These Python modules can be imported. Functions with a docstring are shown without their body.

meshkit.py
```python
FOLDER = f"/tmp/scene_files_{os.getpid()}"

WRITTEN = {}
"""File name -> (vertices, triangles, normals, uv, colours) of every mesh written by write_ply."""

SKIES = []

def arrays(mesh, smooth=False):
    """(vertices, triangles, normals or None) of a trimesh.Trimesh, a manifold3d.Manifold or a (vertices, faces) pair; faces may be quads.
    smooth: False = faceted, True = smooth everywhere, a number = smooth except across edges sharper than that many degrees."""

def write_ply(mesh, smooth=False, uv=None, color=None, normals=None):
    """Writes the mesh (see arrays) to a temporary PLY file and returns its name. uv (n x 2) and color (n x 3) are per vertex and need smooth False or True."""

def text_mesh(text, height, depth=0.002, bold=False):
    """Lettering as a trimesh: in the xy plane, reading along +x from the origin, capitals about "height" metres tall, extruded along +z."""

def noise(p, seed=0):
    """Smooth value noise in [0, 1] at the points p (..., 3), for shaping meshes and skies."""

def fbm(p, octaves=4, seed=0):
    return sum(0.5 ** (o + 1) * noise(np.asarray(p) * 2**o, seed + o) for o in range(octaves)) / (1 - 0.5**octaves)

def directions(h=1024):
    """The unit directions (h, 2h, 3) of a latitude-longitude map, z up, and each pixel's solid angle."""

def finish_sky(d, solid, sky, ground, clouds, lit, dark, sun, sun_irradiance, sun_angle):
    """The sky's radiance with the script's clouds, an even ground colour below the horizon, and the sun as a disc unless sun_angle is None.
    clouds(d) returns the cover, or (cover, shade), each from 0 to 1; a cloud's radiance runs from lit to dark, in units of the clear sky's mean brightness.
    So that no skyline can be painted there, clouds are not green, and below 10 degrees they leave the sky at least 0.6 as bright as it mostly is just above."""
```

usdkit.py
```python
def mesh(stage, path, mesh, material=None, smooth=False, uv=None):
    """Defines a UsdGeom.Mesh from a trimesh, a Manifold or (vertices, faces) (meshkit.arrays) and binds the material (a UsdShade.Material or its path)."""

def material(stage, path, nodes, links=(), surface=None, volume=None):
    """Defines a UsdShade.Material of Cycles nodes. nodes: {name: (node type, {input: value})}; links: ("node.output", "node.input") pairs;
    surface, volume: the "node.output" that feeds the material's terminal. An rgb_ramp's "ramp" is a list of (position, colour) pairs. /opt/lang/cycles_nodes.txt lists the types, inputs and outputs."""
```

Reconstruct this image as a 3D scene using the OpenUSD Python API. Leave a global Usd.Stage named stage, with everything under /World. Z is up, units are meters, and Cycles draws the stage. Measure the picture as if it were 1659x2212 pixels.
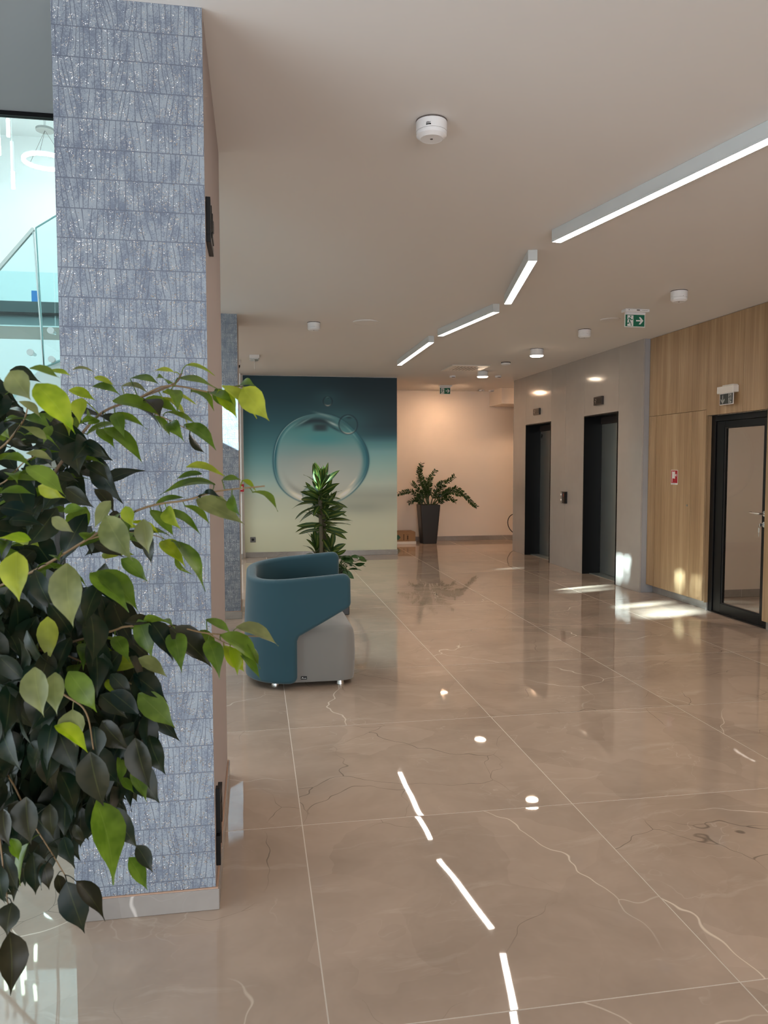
import math, random
import numpy as np, trimesh, usdkit, meshkit
from pxr import Usd, UsdGeom, UsdLux, UsdShade, Gf, Sdf, Vt
from shapely.geometry import Polygon, Point, box as sbox
from shapely import affinity
from shapely.ops import unary_union
from scipy.spatial import Delaunay

rng = np.random.default_rng(7)
stage = Usd.Stage.CreateInMemory()
UsdGeom.SetStageUpAxis(stage, 'Z'); UsdGeom.SetStageMetersPerUnit(stage, 1.0)
UsdGeom.Xform.Define(stage, '/World'); UsdGeom.Scope.Define(stage, '/World/Looks')
W, H = 1659, 2212

# ------------------------------------------------------------------ camera
F, YAW, PITCH, ROLL, CAMH = 1652.7, 0.16768, 0.06164, -0.00179, 1.51
_fy = np.array([math.sin(YAW), math.cos(YAW), 0]); _r0 = np.array([math.cos(YAW), -math.sin(YAW), 0]); _u0 = np.array([0, 0, 1.])
FW = _fy * math.cos(PITCH) - _u0 * math.sin(PITCH); _up = _u0 * math.cos(PITCH) + _fy * math.sin(PITCH)
RT = _r0 * math.cos(ROLL) + _up * math.sin(ROLL); UP = _up * math.cos(ROLL) - _r0 * math.sin(ROLL)
CAM = np.array([0, 0, CAMH])
cam = UsdGeom.Camera.Define(stage, '/World/camera')
cam.CreateHorizontalApertureAttr(36.0); cam.CreateVerticalApertureAttr(36.0 * H / W)
cam.CreateFocalLengthAttr(36.0 * F / W); cam.CreateClippingRangeAttr(Gf.Vec2f(0.05, 200))
cam.CreateFStopAttr(16.0); cam.CreateFocusDistanceAttr(3.6)
m = Gf.Matrix4d(1)
for i, v in enumerate((RT, UP, -FW)): m.SetRow(i, Gf.Vec4d(*v, 0))
m.SetRow(3, Gf.Vec4d(*CAM, 1))
UsdGeom.Xformable(cam).AddTransformOp().Set(m)
cam.CreateExposureAttr(0.3)

def at(px, py, y):            # a point of the photograph's line of sight, at the depth y in the room
    d = RT * (px - W / 2) / F - UP * (py - H / 2) / F + FW
    return CAM + d * y / d[1]

# ------------------------------------------------------------------ daylight and added area lights
def rect(name, pos, direction, w, h, rad, color):
    l = UsdLux.RectLight.Define(stage, '/World/' + name)
    l.CreateWidthAttr(w); l.CreateHeightAttr(h); l.CreateIntensityAttr(rad); l.CreateColorAttr(Gf.Vec3f(*color))
    d = np.array(direction, float); d /= np.linalg.norm(d); z = -d
    upv = np.array([0, 0, 1.]) if abs(z[2]) < .9 else np.array([0, 1., 0])
    x = np.cross(upv, z); x /= np.linalg.norm(x); y = np.cross(z, x)
    mm = Gf.Matrix4d(1)
    for i, v in enumerate((x, y, z)): mm.SetRow(i, Gf.Vec4d(*v, 0))
    mm.SetRow(3, Gf.Vec4d(*pos, 1)); UsdGeom.Xformable(l).AddTransformOp().Set(mm)
    return l
COOL, NEUT = (0.80, 0.92, 1.0), (1.0, 0.97, 0.93)
rect('daylight_rear_window', (1.0, -3.93, 1.1), (0, 1, 0), 5.6, 2.0, 4.6, (0.95, 0.96, 1.0))
rect('daylight_left_window', (-2.33, 0.75, .65), (1, 0.1, 0), 3.2, 1.15, 4.6, COOL)  # added area light for the fig and near column, not seated in a window
rect('daylight_atrium_roof', (-4.2, 9.0, 7.8), (0, 0, -1), 6.0, 11.0, 2.0, (0.92, 0.97, 1.0))  # added area light under the closed ceiling to brighten the stair hall
SUN_D = np.array([0.85, 0.26, -0.42]); SUN_D /= np.linalg.norm(SUN_D)
sun = UsdLux.DistantLight.Define(stage, '/World/sun')
sun.CreateIntensityAttr(65000.0); sun.CreateAngleAttr(0.9); sun.CreateColorAttr(Gf.Vec3f(0.74, 0.97, 1.0))
_z = -SUN_D; _x = np.cross([0, 0, 1.], _z); _x /= np.linalg.norm(_x); _y = np.cross(_z, _x)
mm = Gf.Matrix4d(1)
for i, v in enumerate((_x, _y, _z)): mm.SetRow(i, Gf.Vec4d(*v, 0))
UsdGeom.Xformable(sun).AddTransformOp().Set(mm)
dome = UsdLux.DomeLight.Define(stage, '/World/sky'); dome.CreateIntensityAttr(0.3); dome.CreateColorAttr(Gf.Vec3f(.75, .87, 1.0))

# ------------------------------------------------------------------ materials
class L(str): pass
class G:
    def __init__(s, name): s.name, s.nodes, s.links, s.k = name, {}, [], 0
    def __call__(s, kind, out, **inp):
        s.k += 1; n = f'n{s.k}'; vals = {}
        for a, b in inp.items():
            if isinstance(b, L): s.links.append((str(b), f'{n}.{a}'))
            else: vals[a] = b
        s.nodes[n] = (kind, vals); return L(f'{n}.{out}')
    def o(s, ref, out): return L(str(ref).split('.')[0] + '.' + out)
    def math(s, op, a, b=0.0, c=0.0): return s('math', 'value', math_type=op, value1=a, value2=b, value3=c)
    def vm(s, op, a, b=(0, 0, 0)): return s('vector_math', 'vector', math_type=op, vector1=a, vector2=b)
    def rng(s, v, a, b, c, d): return s('map_range', 'result', value=v, from_min=a, from_max=b, to_min=c, to_max=d, clamp=True)
    def mix(s, f, a, b, t='mix'): return s('mix', 'color', mix_type=t, fac=f, color1=a, color2=b)
    def done(s, surf): return usdkit.material(stage, '/World/Looks/' + s.name, s.nodes, s.links, surface=str(surf))

def lin(r, g, b):
    c = np.array([r, g, b], float) / 255
    return tuple(np.where(c <= .04045, c / 12.92, ((c + .055) / 1.055) ** 2.4))

def plain(name, col, rough=.5, metallic=0.0, var=0.0, scale=6.0, **kw):
    g = G(name)
    c = col
    if var:
        pos = g('geometry', 'position'); n = g('noise_texture', 'fac', vector=pos, scale=scale, detail=4.0, roughness=.6)
        c = g.mix(n, tuple(x * (1 - var) for x in col), tuple(min(1, x * (1 + var)) for x in col))
    return g.done(g('principled_bsdf', 'BSDF', base_color=c, roughness=rough, metallic=metallic, **kw))

def glow(name, col, strength):
    g = G(name); return g.done(g('emission', 'emission', color=col, strength=strength))

def pane(name, tint, refl=1.5, rough=0.0):
    g = G(name); f = g.math('multiply', g('fresnel', 'fac', IOR=refl), g.math('subtract', 1.0, g('geometry', 'backfacing')))
    t = g('transparent_bsdf', 'BSDF', color=tint); s = g('glossy_bsdf', 'BSDF', color=(1., 1., 1.), roughness=rough)
    return g.done(g('mix_closure', 'closure', fac=f, closure1=t, closure2=s))

M = {}
M['paint'] = plain('white_paint', (.74, .72, .69), .9, var=.02, scale=1.2)
M['ceiling'] = plain('ceiling_paint', (.74, .71, .675), .92, var=.02, scale=.8)
M['corridor'] = plain('corridor_paint', (.80, .71, .62), .9, var=.02, scale=1.0)
M['atrium'] = plain('atrium_paint', (.86, .88, .88), .8, var=.02)
M['fixture'] = plain('white_plastic', (.82, .82, .82), .35)
M['fixture_warm'] = plain('cream_plastic', (.78, .74, .68), .4)
M['aluminium'] = plain('painted_aluminium', (.62, .66, .66), .35, var=.03)
M['black'] = plain('black_powder_coat', (.004, .004, .0045), .35, specular_ior_level=.25)
M['dark_plastic'] = plain('dark_plastic', (.035, .028, .026), .3)
M['black_soft'] = plain('black_rubber', (.012, .012, .012), .7)
M['chrome'] = plain('brushed_steel', (.72, .71, .69), .25, 1.0)
M['joint'] = plain('joint_shadow', (.12, .10, .09), .9)  # plain dark brown for joints, cores and small marks
M['grout'] = plain('pale_grout', (.62, .55, .47), .8, var=.1, scale=9)
M['red'] = plain('sign_red', lin(178, 20, 40), .45)
M['sign_white'] = plain('sign_white', (.80, .80, .78), .5)
M['sign_green'] = plain('sign_green', lin(10, 105, 78), .4)
M['sign_dim'] = plain('unlit_sign_green', lin(40, 46, 42), .4)
M['sign_dimwhite'] = plain('unlit_sign_white', (.33, .34, .33), .5)
M['teal'] = None
M['glass_part'] = pane('partition_glass', (.86, .972, .978), 1.45)
M['glass_stair'] = pane('balustrade_glass', (.88, .97, .975), 1.4)
M['glass_edge'] = plain('glass_edge', (.25, .45, .45), .2)
M['glass_door'] = pane('door_glass', (.90, .89, .87), 1.42)
M['led'] = glow('led_diffuser', (1.0, .88, .76), 42.0)
M['lamp'] = glow('downlight_diffuser', (1.0, .78, .56), 40.0)
M['lamp_hot'] = glow('corridor_lamp_diffuser', (1.0, .64, .40), 200.0)
M['ring_glow'] = glow('ring_lamp_glow', (1.0, .94, .88), 14.0)
M['tube_glow'] = glow('tube_lamp_glow', (1.0, .88, .68), 16.0)

def marble(name, base, dark, vein, rough, spec=.5, tile=True):
    g = G(name)
    pos = g('geometry', 'position')
    if tile:
        r = g('object_info', 'random'); off = g('combine_xyz', 'vector', x=g.math('multiply', r, 53.0), y=g.math('multiply', r, 91.0), z=g.math('multiply', r, 17.0))
        pos = g.vm('add', pos, off)
    warp = g('noise_texture', 'color', vector=pos, scale=.9, detail=4.0, roughness=.52)
    wv = g.vm('scale', g.vm('subtract', warp, (.5, .5, .5)))
    g.nodes[wv.split('.')[0]][1]['scale'] = .75
    p2 = g.vm('add', pos, wv)
    cloud = g('noise_texture', 'fac', vector=p2, scale=1.7, detail=6.0, roughness=.62)
    c = g.mix(g.rng(cloud, .36, .64, 0.0, 1.0), dark, base)
    patch = g('voronoi_texture', 'color', vector=p2, scale=1.9)
    c = g.mix(g.rng(g('separate_color', 'r', color=patch), .55, .95, 0.0, .30), c, tuple(min(1, x * 1.22) for x in base))
    w1 = g('noise_texture', 'fac', vector=g.vm('add', p2, (5., 1., 8.)), scale=1.6, detail=4.0, roughness=.55)
    wm = g('noise_texture', 'fac', vector=g.vm('add', pos, (2., 6., 1.)), scale=1.9, detail=2.0)
    c = g.mix(g.math('multiply', g.rng(g.math('absolute', g.math('subtract', w1, .5)), .0, .0035, 1.0, 0.0), g.rng(wm, .50, .64, 0.0, .26)), c, vein)
    smear = g('noise_texture', 'fac', vector=g('mapping', 'vector', vector=p2, rotation=(0, 0, .7), scale=(1.2, 7.0, 1.0)), scale=1.5, detail=5.0, roughness=.65)
    c = g.mix(g.rng(smear, .58, .74, 0.0, .22), c, vein)
    v1 = g('voronoi_texture', 'distance', vector=p2, scale=.62, feature='distance_to_edge')
    m1 = g('noise_texture', 'fac', vector=pos, scale=1.1, detail=1.0)
    a1 = g.math('multiply', g.rng(v1, .0006, .0024, 1.0, 0.0), g.rng(m1, .46, .58, 0.0, .95))
    c = g.mix(a1, c, vein)
    v2 = g('voronoi_texture', 'distance', vector=g.vm('add', p2, (3.1, 7.7, 1.9)), scale=1.5, feature='distance_to_edge')
    m2 = g('noise_texture', 'fac', vector=g.vm('add', pos, (9., 2., 4.)), scale=1.6, detail=2.0)
    a2 = g.math('multiply', g.rng(v2, .0006, .0032, 1.0, 0.0), g.rng(m2, .50, .62, 0.0, .75))
    c = g.mix(a2, c, tuple(x * .38 for x in dark))
    wob = g('noise_texture', 'fac', vector=pos, scale=2.2, detail=1.0)
    nb = g('bump', 'normal', height=wob, strength=.06, distance=.02)
    return g.done(g('principled_bsdf', 'BSDF', base_color=c, roughness=rough, specular_ior_level=spec, normal=nb))
M['floor'] = marble('polished_marble_tile', (.475, .365, .285), (.375, .285, .220), (.76, .65, .53), .022, .6)
M['skirt'] = marble('marble_baseboard', (.36, .33, .30), (.27, .245, .225), (.6, .56, .52), .18)

def wood(name, tone=1.0):
    g = G(name); pos = g('geometry', 'position'); r = g('object_info', 'random')
    off = g('combine_xyz', 'vector', x=g.math('multiply', r, 31.0), y=g.math('multiply', r, 77.0), z=g.math('multiply', r, 13.0))
    p = g.vm('add', pos, off)
    big = g('noise_texture', 'fac', vector=g('mapping', 'vector', vector=p, scale=(9., 9., .35)), scale=1.0, detail=3.0)
    fine = g('noise_texture', 'fac', vector=g('mapping', 'vector', vector=p, scale=(90., 90., 1.6)), scale=1.0, detail=3.0, roughness=.7)
    mixed = g.math('add', g.math('multiply', big, .55), g.math('multiply', fine, .45))
    a, b, cc = [tuple(x * tone for x in t) for t in ((.235, .135, .062), (.40, .262, .140), (.58, .425, .255))]
    c = g('rgb_ramp', 'color', fac=mixed, ramp=[(.28, a), (.5, b), (.72, cc)])
    bp = g('bump', 'normal', height=fine, strength=.12, distance=.002)
    return g.done(g('principled_bsdf', 'BSDF', base_color=c, roughness=.42, normal=bp))
M['wood'] = wood('oak_veneer')
M['wood_edge'] = plain('column_edge_veneer', (.42, .36, .34), .7, var=.06, scale=40)

def porcelain(name, col, rough):
    g = G(name); pos = g('geometry', 'position')
    n = g('noise_texture', 'fac', vector=pos, scale=1.4, detail=6.0, roughness=.65)
    c = g.mix(g.rng(n, .3, .7, 0.0, 1.0), tuple(x * .93 for x in col), tuple(x * 1.05 for x in col))
    return g.done(g('principled_bsdf', 'BSDF', base_color=c, roughness=rough, specular_ior_level=.45))
M['panel'] = porcelain('grey_porcelain', (.41, .38, .35), .11)
M['panel_grey'] = porcelain('grey_porcelain_return', (.36, .36, .37), .3)

def steel(name):   # brushed metal scatters widely
    g = G(name); pos = g('geometry', 'position')
    n = g('noise_texture', 'fac', vector=g('mapping', 'vector', vector=pos, scale=(3., 3., 260.)), scale=1.0, detail=2.0)
    b = g('bump', 'normal', height=n, strength=.05, distance=.001)
    return g.done(g('principled_bsdf', 'BSDF', base_color=(.52, .56, .55), metallic=.9, roughness=.36, normal=b))
M['steel'] = steel('brushed_lift_door')

def wallpaper(name):
    g = G(name); pos = g('geometry', 'position'); sep = g('separate_xyz', 'x', vector=pos)
    x, z = g.o(sep, 'x'), g.o(sep, 'z')
    rowf = g.math('divide', g.math('subtract', z, .1095), .09198)
    row = g.math('floor', rowf); t = g.math('fraction', rowf)
    rr = g('white_noise_texture', 'value', dimensions='1D', w=row)
    tn = g('noise_texture', 'fac', dimensions='1D', w=g.math('add', g.math('multiply', x, 13.0), g.math('multiply', rr, 311.0)), scale=1.0, detail=0.0)
    tilt = g.math('multiply', g.math('multiply', g.math('subtract', t, .5), g.math('subtract', tn, .5)), 3.4)
    u = g.math('add', g.math('add', g.math('multiply', x, 56.0), g.math('multiply', rr, 977.0)), tilt)
    ed = g('voronoi_texture', 'distance', dimensions='1D', w=u, scale=1.0, feature='distance_to_edge', randomness=.9)
    vl = g.rng(ed, .045, .095, 1.0, 0.0)
    hl = g.rng(g.math('absolute', g.math('subtract', t, .5)), .476, .486, 0.0, 1.0)
    line = g.math('maximum', vl, hl)
    blotch = g('noise_texture', 'fac', vector=g('mapping', 'vector', vector=pos, scale=(22., 22., 11.)), scale=1.0, detail=3.0, roughness=.6)
    fine = g('noise_texture', 'fac', vector=pos, scale=240.0, detail=3.0, roughness=.7)
    sp = g.rng(g.math('add', g.math('multiply', fine, .62), g.math('multiply', blotch, .38)), .49, .55, 0.0, 1.0)
    base = g.mix(g.rng(blotch, .35, .7, 0.0, 1.0), (.285, .325, .365), (.21, .25, .30))
    c = g.mix(g.math('multiply', sp, .66), base, (.105, .125, .18))
    c = g.mix(g.math('multiply', line, .85), c, (.105, .12, .16))
    vor = g('voronoi_texture', 'color', vector=pos, scale=430.0, feature='f1')
    rc = g('separate_color', 'r', color=vor)
    clump = g('noise_texture', 'fac', vector=pos, scale=38.0, detail=2.0)
    flake = g.math('multiply', g.math('greater_than', rc, .84), g.math('greater_than', clump, .50))
    fl = g.math('multiply', flake, g.math('subtract', 1.0, line))
    nrm = g.vm('normalize', g.vm('add', g('geometry', 'normal'), g.vm('multiply', g.vm('subtract', vor, (.5, .5, .5)), (1.3, .6, 1.3))))
    p1 = g('principled_bsdf', 'BSDF', base_color=c, roughness=.62)
    p2 = g('principled_bsdf', 'BSDF', base_color=(.86, .92, .98), roughness=.35, metallic=1.0, normal=nrm)
    return g.done(g('mix_closure', 'closure', fac=fl, closure1=p1, closure2=p2))
M['wallpaper'] = wallpaper('glitter_wallpaper')

def fabric(name, col):
    g = G(name); pos = g('geometry', 'position'); n = g('noise_texture', 'fac', vector=pos, scale=650.0, detail=2.0)
    c = g.mix(n, tuple(x * .85 for x in col), tuple(x * 1.15 for x in col))
    b = g('bump', 'normal', height=n, strength=.25, distance=.001)
    return g.done(g('principled_bsdf', 'BSDF', base_color=c, roughness=.8, sheen_weight=.25, sheen_roughness=.5, normal=b))
M['teal'] = fabric('teal_upholstery', lin(32, 72, 84))
M['seatgrey'] = fabric('grey_upholstery', lin(128, 126, 122))

def leafmat(name, cols, trans, rough=.32, stripe=None, spec=.28):
    g = G(name); r = g('object_info', 'random'); pos = g('geometry', 'position')
    c = g('rgb_ramp', 'color', fac=r, ramp=cols)
    if stripe:
        uv = g('texture_coordinate', 'UV'); sx = g.o(g('separate_xyz', 'x', vector=uv), 'x')
        w = g.math('absolute', g.math('subtract', sx, .5))
        c = g.mix(g.rng(w, .10, .16, 1.0, 0.0), c, stripe)
    else:
        uv = g('texture_coordinate', 'UV'); sx = g.o(g('separate_xyz', 'x', vector=uv), 'x')
        w = g.math('absolute', g.math('subtract', sx, .5))
        nz = g('noise_texture', 'fac', vector=pos, scale=34.0, detail=2.0)
        c = g.mix(g.rng(nz, .40, .66, 0.0, .8), c, g.mix(.55, c, tuple(min(1, 2.0 * q) for q in cols[-1][1])))
        c = g.mix(g.rng(w, .0, .03, .30, 0.0), c, g.mix(.25, c, (.35, .42, .12)))
    p = g('principled_bsdf', 'BSDF', base_color=c, roughness=rough, specular_ior_level=spec)
    t = g('translucent_bsdf', 'BSDF', color=g('hsv', 'color', hue=.485, saturation=1.1, value=2.6, fac=1.0, color=c))
    return g.done(g('mix_closure', 'closure', fac=trans, closure1=p, closure2=t))
M['leaf_bright'] = leafmat('young_fig_leaf', [(0, (.10, .17, .010)), (.5, (.15, .21, .012)), (1, (.21, .24, .03))], .40, .35)  # yellow-green tone carries the sunlight on the upper leaves
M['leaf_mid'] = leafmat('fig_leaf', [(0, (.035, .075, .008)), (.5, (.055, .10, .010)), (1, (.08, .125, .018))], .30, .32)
M['leaf_pale'] = leafmat('dusty_fig_leaf', [(0, (.075, .095, .026)), (1, (.125, .135, .05))], .20, .4)  # paler khaki leaves
M['leaf_dark'] = leafmat('old_fig_leaf', [(0, (.003, .011, .009)), (.5, (.006, .015, .007)), (.75, (.012, .014, .007)), (1, (.020, .018, .009))], .06, .30, spec=.16)  # near-black tone puts the lower crown's shade into the colour; brownish leaves vary
M['leaf_drac'] = leafmat('dracaena_leaf', [(0, (.018, .045, .010)), (1, (.035, .075, .016))], .2, .4, (.11, .14, .03))
M['leaf_zz'] = leafmat('glossy_zz_leaf', [(0, (.010, .028, .008)), (1, (.022, .05, .012))], .08, .28)
M['leaf_lily'] = leafmat('broad_lily_leaf', [(0, (.016, .045, .014)), (1, (.035, .075, .02))], .15, .3)
M['bark'] = plain('fig_bark', (.16, .105, .062), .8, var=.25, scale=60)
M['twig'] = plain('fig_twig', (.17, .105, .045), .6, var=.2, scale=60)
M['cane'] = plain('dracaena_cane', (.10, .085, .05), .8, var=.3, scale=50)
M['stem'] = plain('green_stem', (.035, .06, .018), .5)
M['pot'] = plain('anthracite_planter', (.024, .023, .022), .42, var=.05)
M['soil'] = plain('potting_soil', (.03, .022, .016), .95, var=.4, scale=60)
M['card'] = plain('brown_cardboard', (.36, .22, .115), .85, var=.06, scale=9)
M['card_print'] = plain('carton_print', (.10, .06, .035), .85)
M['dark_wall'] = plain('dark_grey_panel', (.085, .09, .095), .45, var=.05)
M['concrete'] = plain('grey_concrete', (.36, .36, .35), .8, var=.08)
M['blue_film'] = plain('blue_film', lin(60, 150, 235), .4)

# ------------------------------------------------------------------ prim helpers
used = {}
def path_for(name, parent):
    base = (parent.GetPath().pathString if parent is not None else '/World') + '/' + name
    k = used.get(base, 0); used[base] = k + 1
    return base if k == 0 else f'{base}_{k:03d}'
def tag(p, label=None, cat=None, group=None, kind=None):
    for k, v in (('label', label), ('category', cat), ('group', group), ('kind', kind)):
        if v: p.SetCustomDataByKey(k, v)
    return p
def thing(name, label=None, cat=None, loc=(0, 0, 0), rz=0.0, group=None, kind=None):
    x = UsdGeom.Xform.Define(stage, path_for(name, None)); x.AddTranslateOp().Set(Gf.Vec3d(*map(float, loc)))
    if rz: x.AddRotateZOp().Set(math.degrees(rz))
    return tag(x.GetPrim(), label, cat, group, kind)
def sub(name, parent):
    return UsdGeom.Xform.Define(stage, path_for(name, parent)).GetPrim()
def obj(name, mesh, mat, parent=None, smooth=30, label=None, cat=None, group=None, kind=None, uv=None):
    p = usdkit.mesh(stage, path_for(name, parent), mesh, M[mat] if isinstance(mat, str) else mat, smooth=smooth, uv=uv).GetPrim()
    return tag(p, label, cat, group, kind)
def copy_of(src, loc, label, rz=0.0):
    was = src.GetCustomData(); r = thing(src.GetName().rstrip('0123456789').rstrip('_'), label, was['category'], loc, rz, was.get('group'))
    r.GetReferences().AddInternalReference(src.GetPath()); r.SetInstanceable(True)
    return r
cat_ = trimesh.util.concatenate
def bx(x0, x1, y0, y1, z0, z1):
    b = trimesh.creation.box([x1 - x0, y1 - y0, z1 - z0]); b.apply_translation([(x0 + x1) / 2, (y0 + y1) / 2, (z0 + z1) / 2]); return b
def rbx(x0, x1, y0, y1, z0, z1, r=.004, n=2):    # a box with chamfered edges
    pts = []
    for sx, sy, sz in np.ndindex(2, 2, 2):
        X, Y, Z = (x0, x1)[sx], (y0, y1)[sy], (z0, z1)[sz]; a, b, c = 1 - 2 * sx, 1 - 2 * sy, 1 - 2 * sz
        pts += [(X + a * r, Y + b * r, Z), (X + a * r, Y, Z + c * r), (X, Y + b * r, Z + c * r)]
    return trimesh.convex.convex_hull(np.array(pts))
def lathe(prof, n=32, loc=(0, 0, 0)):
    l = trimesh.creation.revolve(np.array(prof, float), sections=n); l.apply_translation(loc); return l
def tube(pts, r, n=7, closed_caps=True):
    pts = np.asarray(pts, float); k = len(pts); r = np.broadcast_to(r, k)
    tang = np.gradient(pts, axis=0); tang /= np.maximum(np.linalg.norm(tang, axis=1, keepdims=True), 1e-9)
    a = np.array([0, 0, 1.]) if abs(tang[0][2]) < .9 else np.array([1., 0, 0]); V = []
    u = np.cross(tang[0], a); u /= np.linalg.norm(u)
    for i in range(k):
        u = u - tang[i] * (u @ tang[i]); u /= np.linalg.norm(u); w = np.cross(tang[i], u)
        th = np.linspace(0, 2 * np.pi, n, endpoint=False)
        V.append(pts[i] + r[i] * (np.cos(th)[:, None] * u + np.sin(th)[:, None] * w))
    V = np.vstack(V); Fc = []
    for i in range(k - 1):
        for j in range(n):
            a_, b_ = i * n + j, i * n + (j + 1) % n
            Fc += [(a_, b_, b_ + n), (a_, b_ + n, a_ + n)]
    V = np.vstack([V, pts[0], pts[-1]]); c0, c1 = len(V) - 2, len(V) - 1
    for j in range(n):
        Fc += [(c0, (j + 1) % n, j), (c1, (k - 1) * n + j, (k - 1) * n + (j + 1) % n)]
    return trimesh.Trimesh(V, Fc, process=False)
def smooth_path(P, n=6):
    P = np.asarray(P, float); out = []
    Q = np.vstack([2 * P[0] - P[1], P, 2 * P[-1] - P[-2]])
    for i in range(1, len(Q) - 2):
        for t in np.linspace(0, 1, n, endpoint=False):
            p0, p1, p2, p3 = Q[i - 1:i + 3]
            out.append(.5 * (2 * p1 + (p2 - p0) * t + (2 * p0 - 5 * p1 + 4 * p2 - p3) * t * t + (3 * p1 - p0 - 3 * p2 + p3) * t ** 3))
    return np.array(out + [P[-1]])
def flat(poly, depth, origin, ux, uy):           # a 2-D outline extruded: outline axes ux, uy, thickness along ux x uy
    geoms = getattr(poly, 'geoms', [poly]); ux, uy = np.array(ux, float), np.array(uy, float); n = np.cross(ux, uy)
    T = np.eye(4); T[:3, 0], T[:3, 1], T[:3, 2], T[:3, 3] = ux, uy, n, origin
    ms = []
    for q in geoms:
        e = trimesh.creation.extrude_polygon(q, depth, engine='earcut'); e.apply_transform(T); ms.append(e)
    return cat_(ms)

CEIL = 2.96
# ------------------------------------------------------------------ floor
S = dict(kind='structure')
floor = thing('floor', 'polished brown beige marble tile floor of the lobby', None, **S)
obj('grout_bed', bx(-2.45, 7.2, -4.1, 15.0, -.06, -.0010), 'grout', floor)
NT = 10
def tile_mesh(x0, x1, y0, y1):
    g = .0022; x0 += g; x1 -= g; y0 += g; y1 -= g
    s = np.array([0, .012, .035, .08, .2, .5, .8, .92, .965, .988, 1]); n = len(s)
    X, Y = np.meshgrid(x0 + (x1 - x0) * s, y0 + (y1 - y0) * s)
    d = np.minimum(np.minimum(X - x0, x1 - X), np.minimum(Y - y0, y1 - Y))
    a, b, c = rng.normal(0, .00022, 3)
    Z = -.00022 * np.exp(-d / .035) + a * (X - (x0 + x1) / 2) + b * (Y - (y0 + y1) / 2) - .0003
    V = np.stack([X, Y, Z], -1).reshape(-1, 3); Fc = []
    for i in range(n - 1):
        for j in range(n - 1):
            q = i * n + j; Fc += [(q, q + 1, q + n + 1), (q, q + n + 1, q + n)]
    ring = [j for j in range(n)] + [i * n + n - 1 for i in range(1, n)] + [(n - 1) * n + j for j in range(n - 2, -1, -1)] + [i * n for i in range(n - 2, 0, -1)]
    k0 = len(V); low = V[ring].copy(); low[:, 2] = -.009; V = np.vstack([V, low]); k = len(ring)
    for i in range(k):
        a_, b_ = ring[i], ring[(i + 1) % k]; Fc += [(a_, k0 + i, k0 + (i + 1) % k), (a_, k0 + (i + 1) % k, b_)]
    return trimesh.Trimesh(V, Fc, process=False)
gx = [.181 + 1.2 * k for k in range(-2, 6)]; gy = [1.943 + 1.197 * k for k in range(-5, 12)]
gx[-1] = 7.1; gy[-1] = 14.97
for i in range(len(gx) - 1):
    for j in range(len(gy) - 1):
        obj('floor_tile', tile_mesh(gx[i], gx[i + 1], gy[j], gy[j + 1]), 'floor', floor, smooth=40)
obj('floor_atrium', bx(-9, -2.26, 3.4, 17, -.06, -.002), 'floor', None, label='pale tile floor of the stair hall behind the glass', **S)

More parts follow.
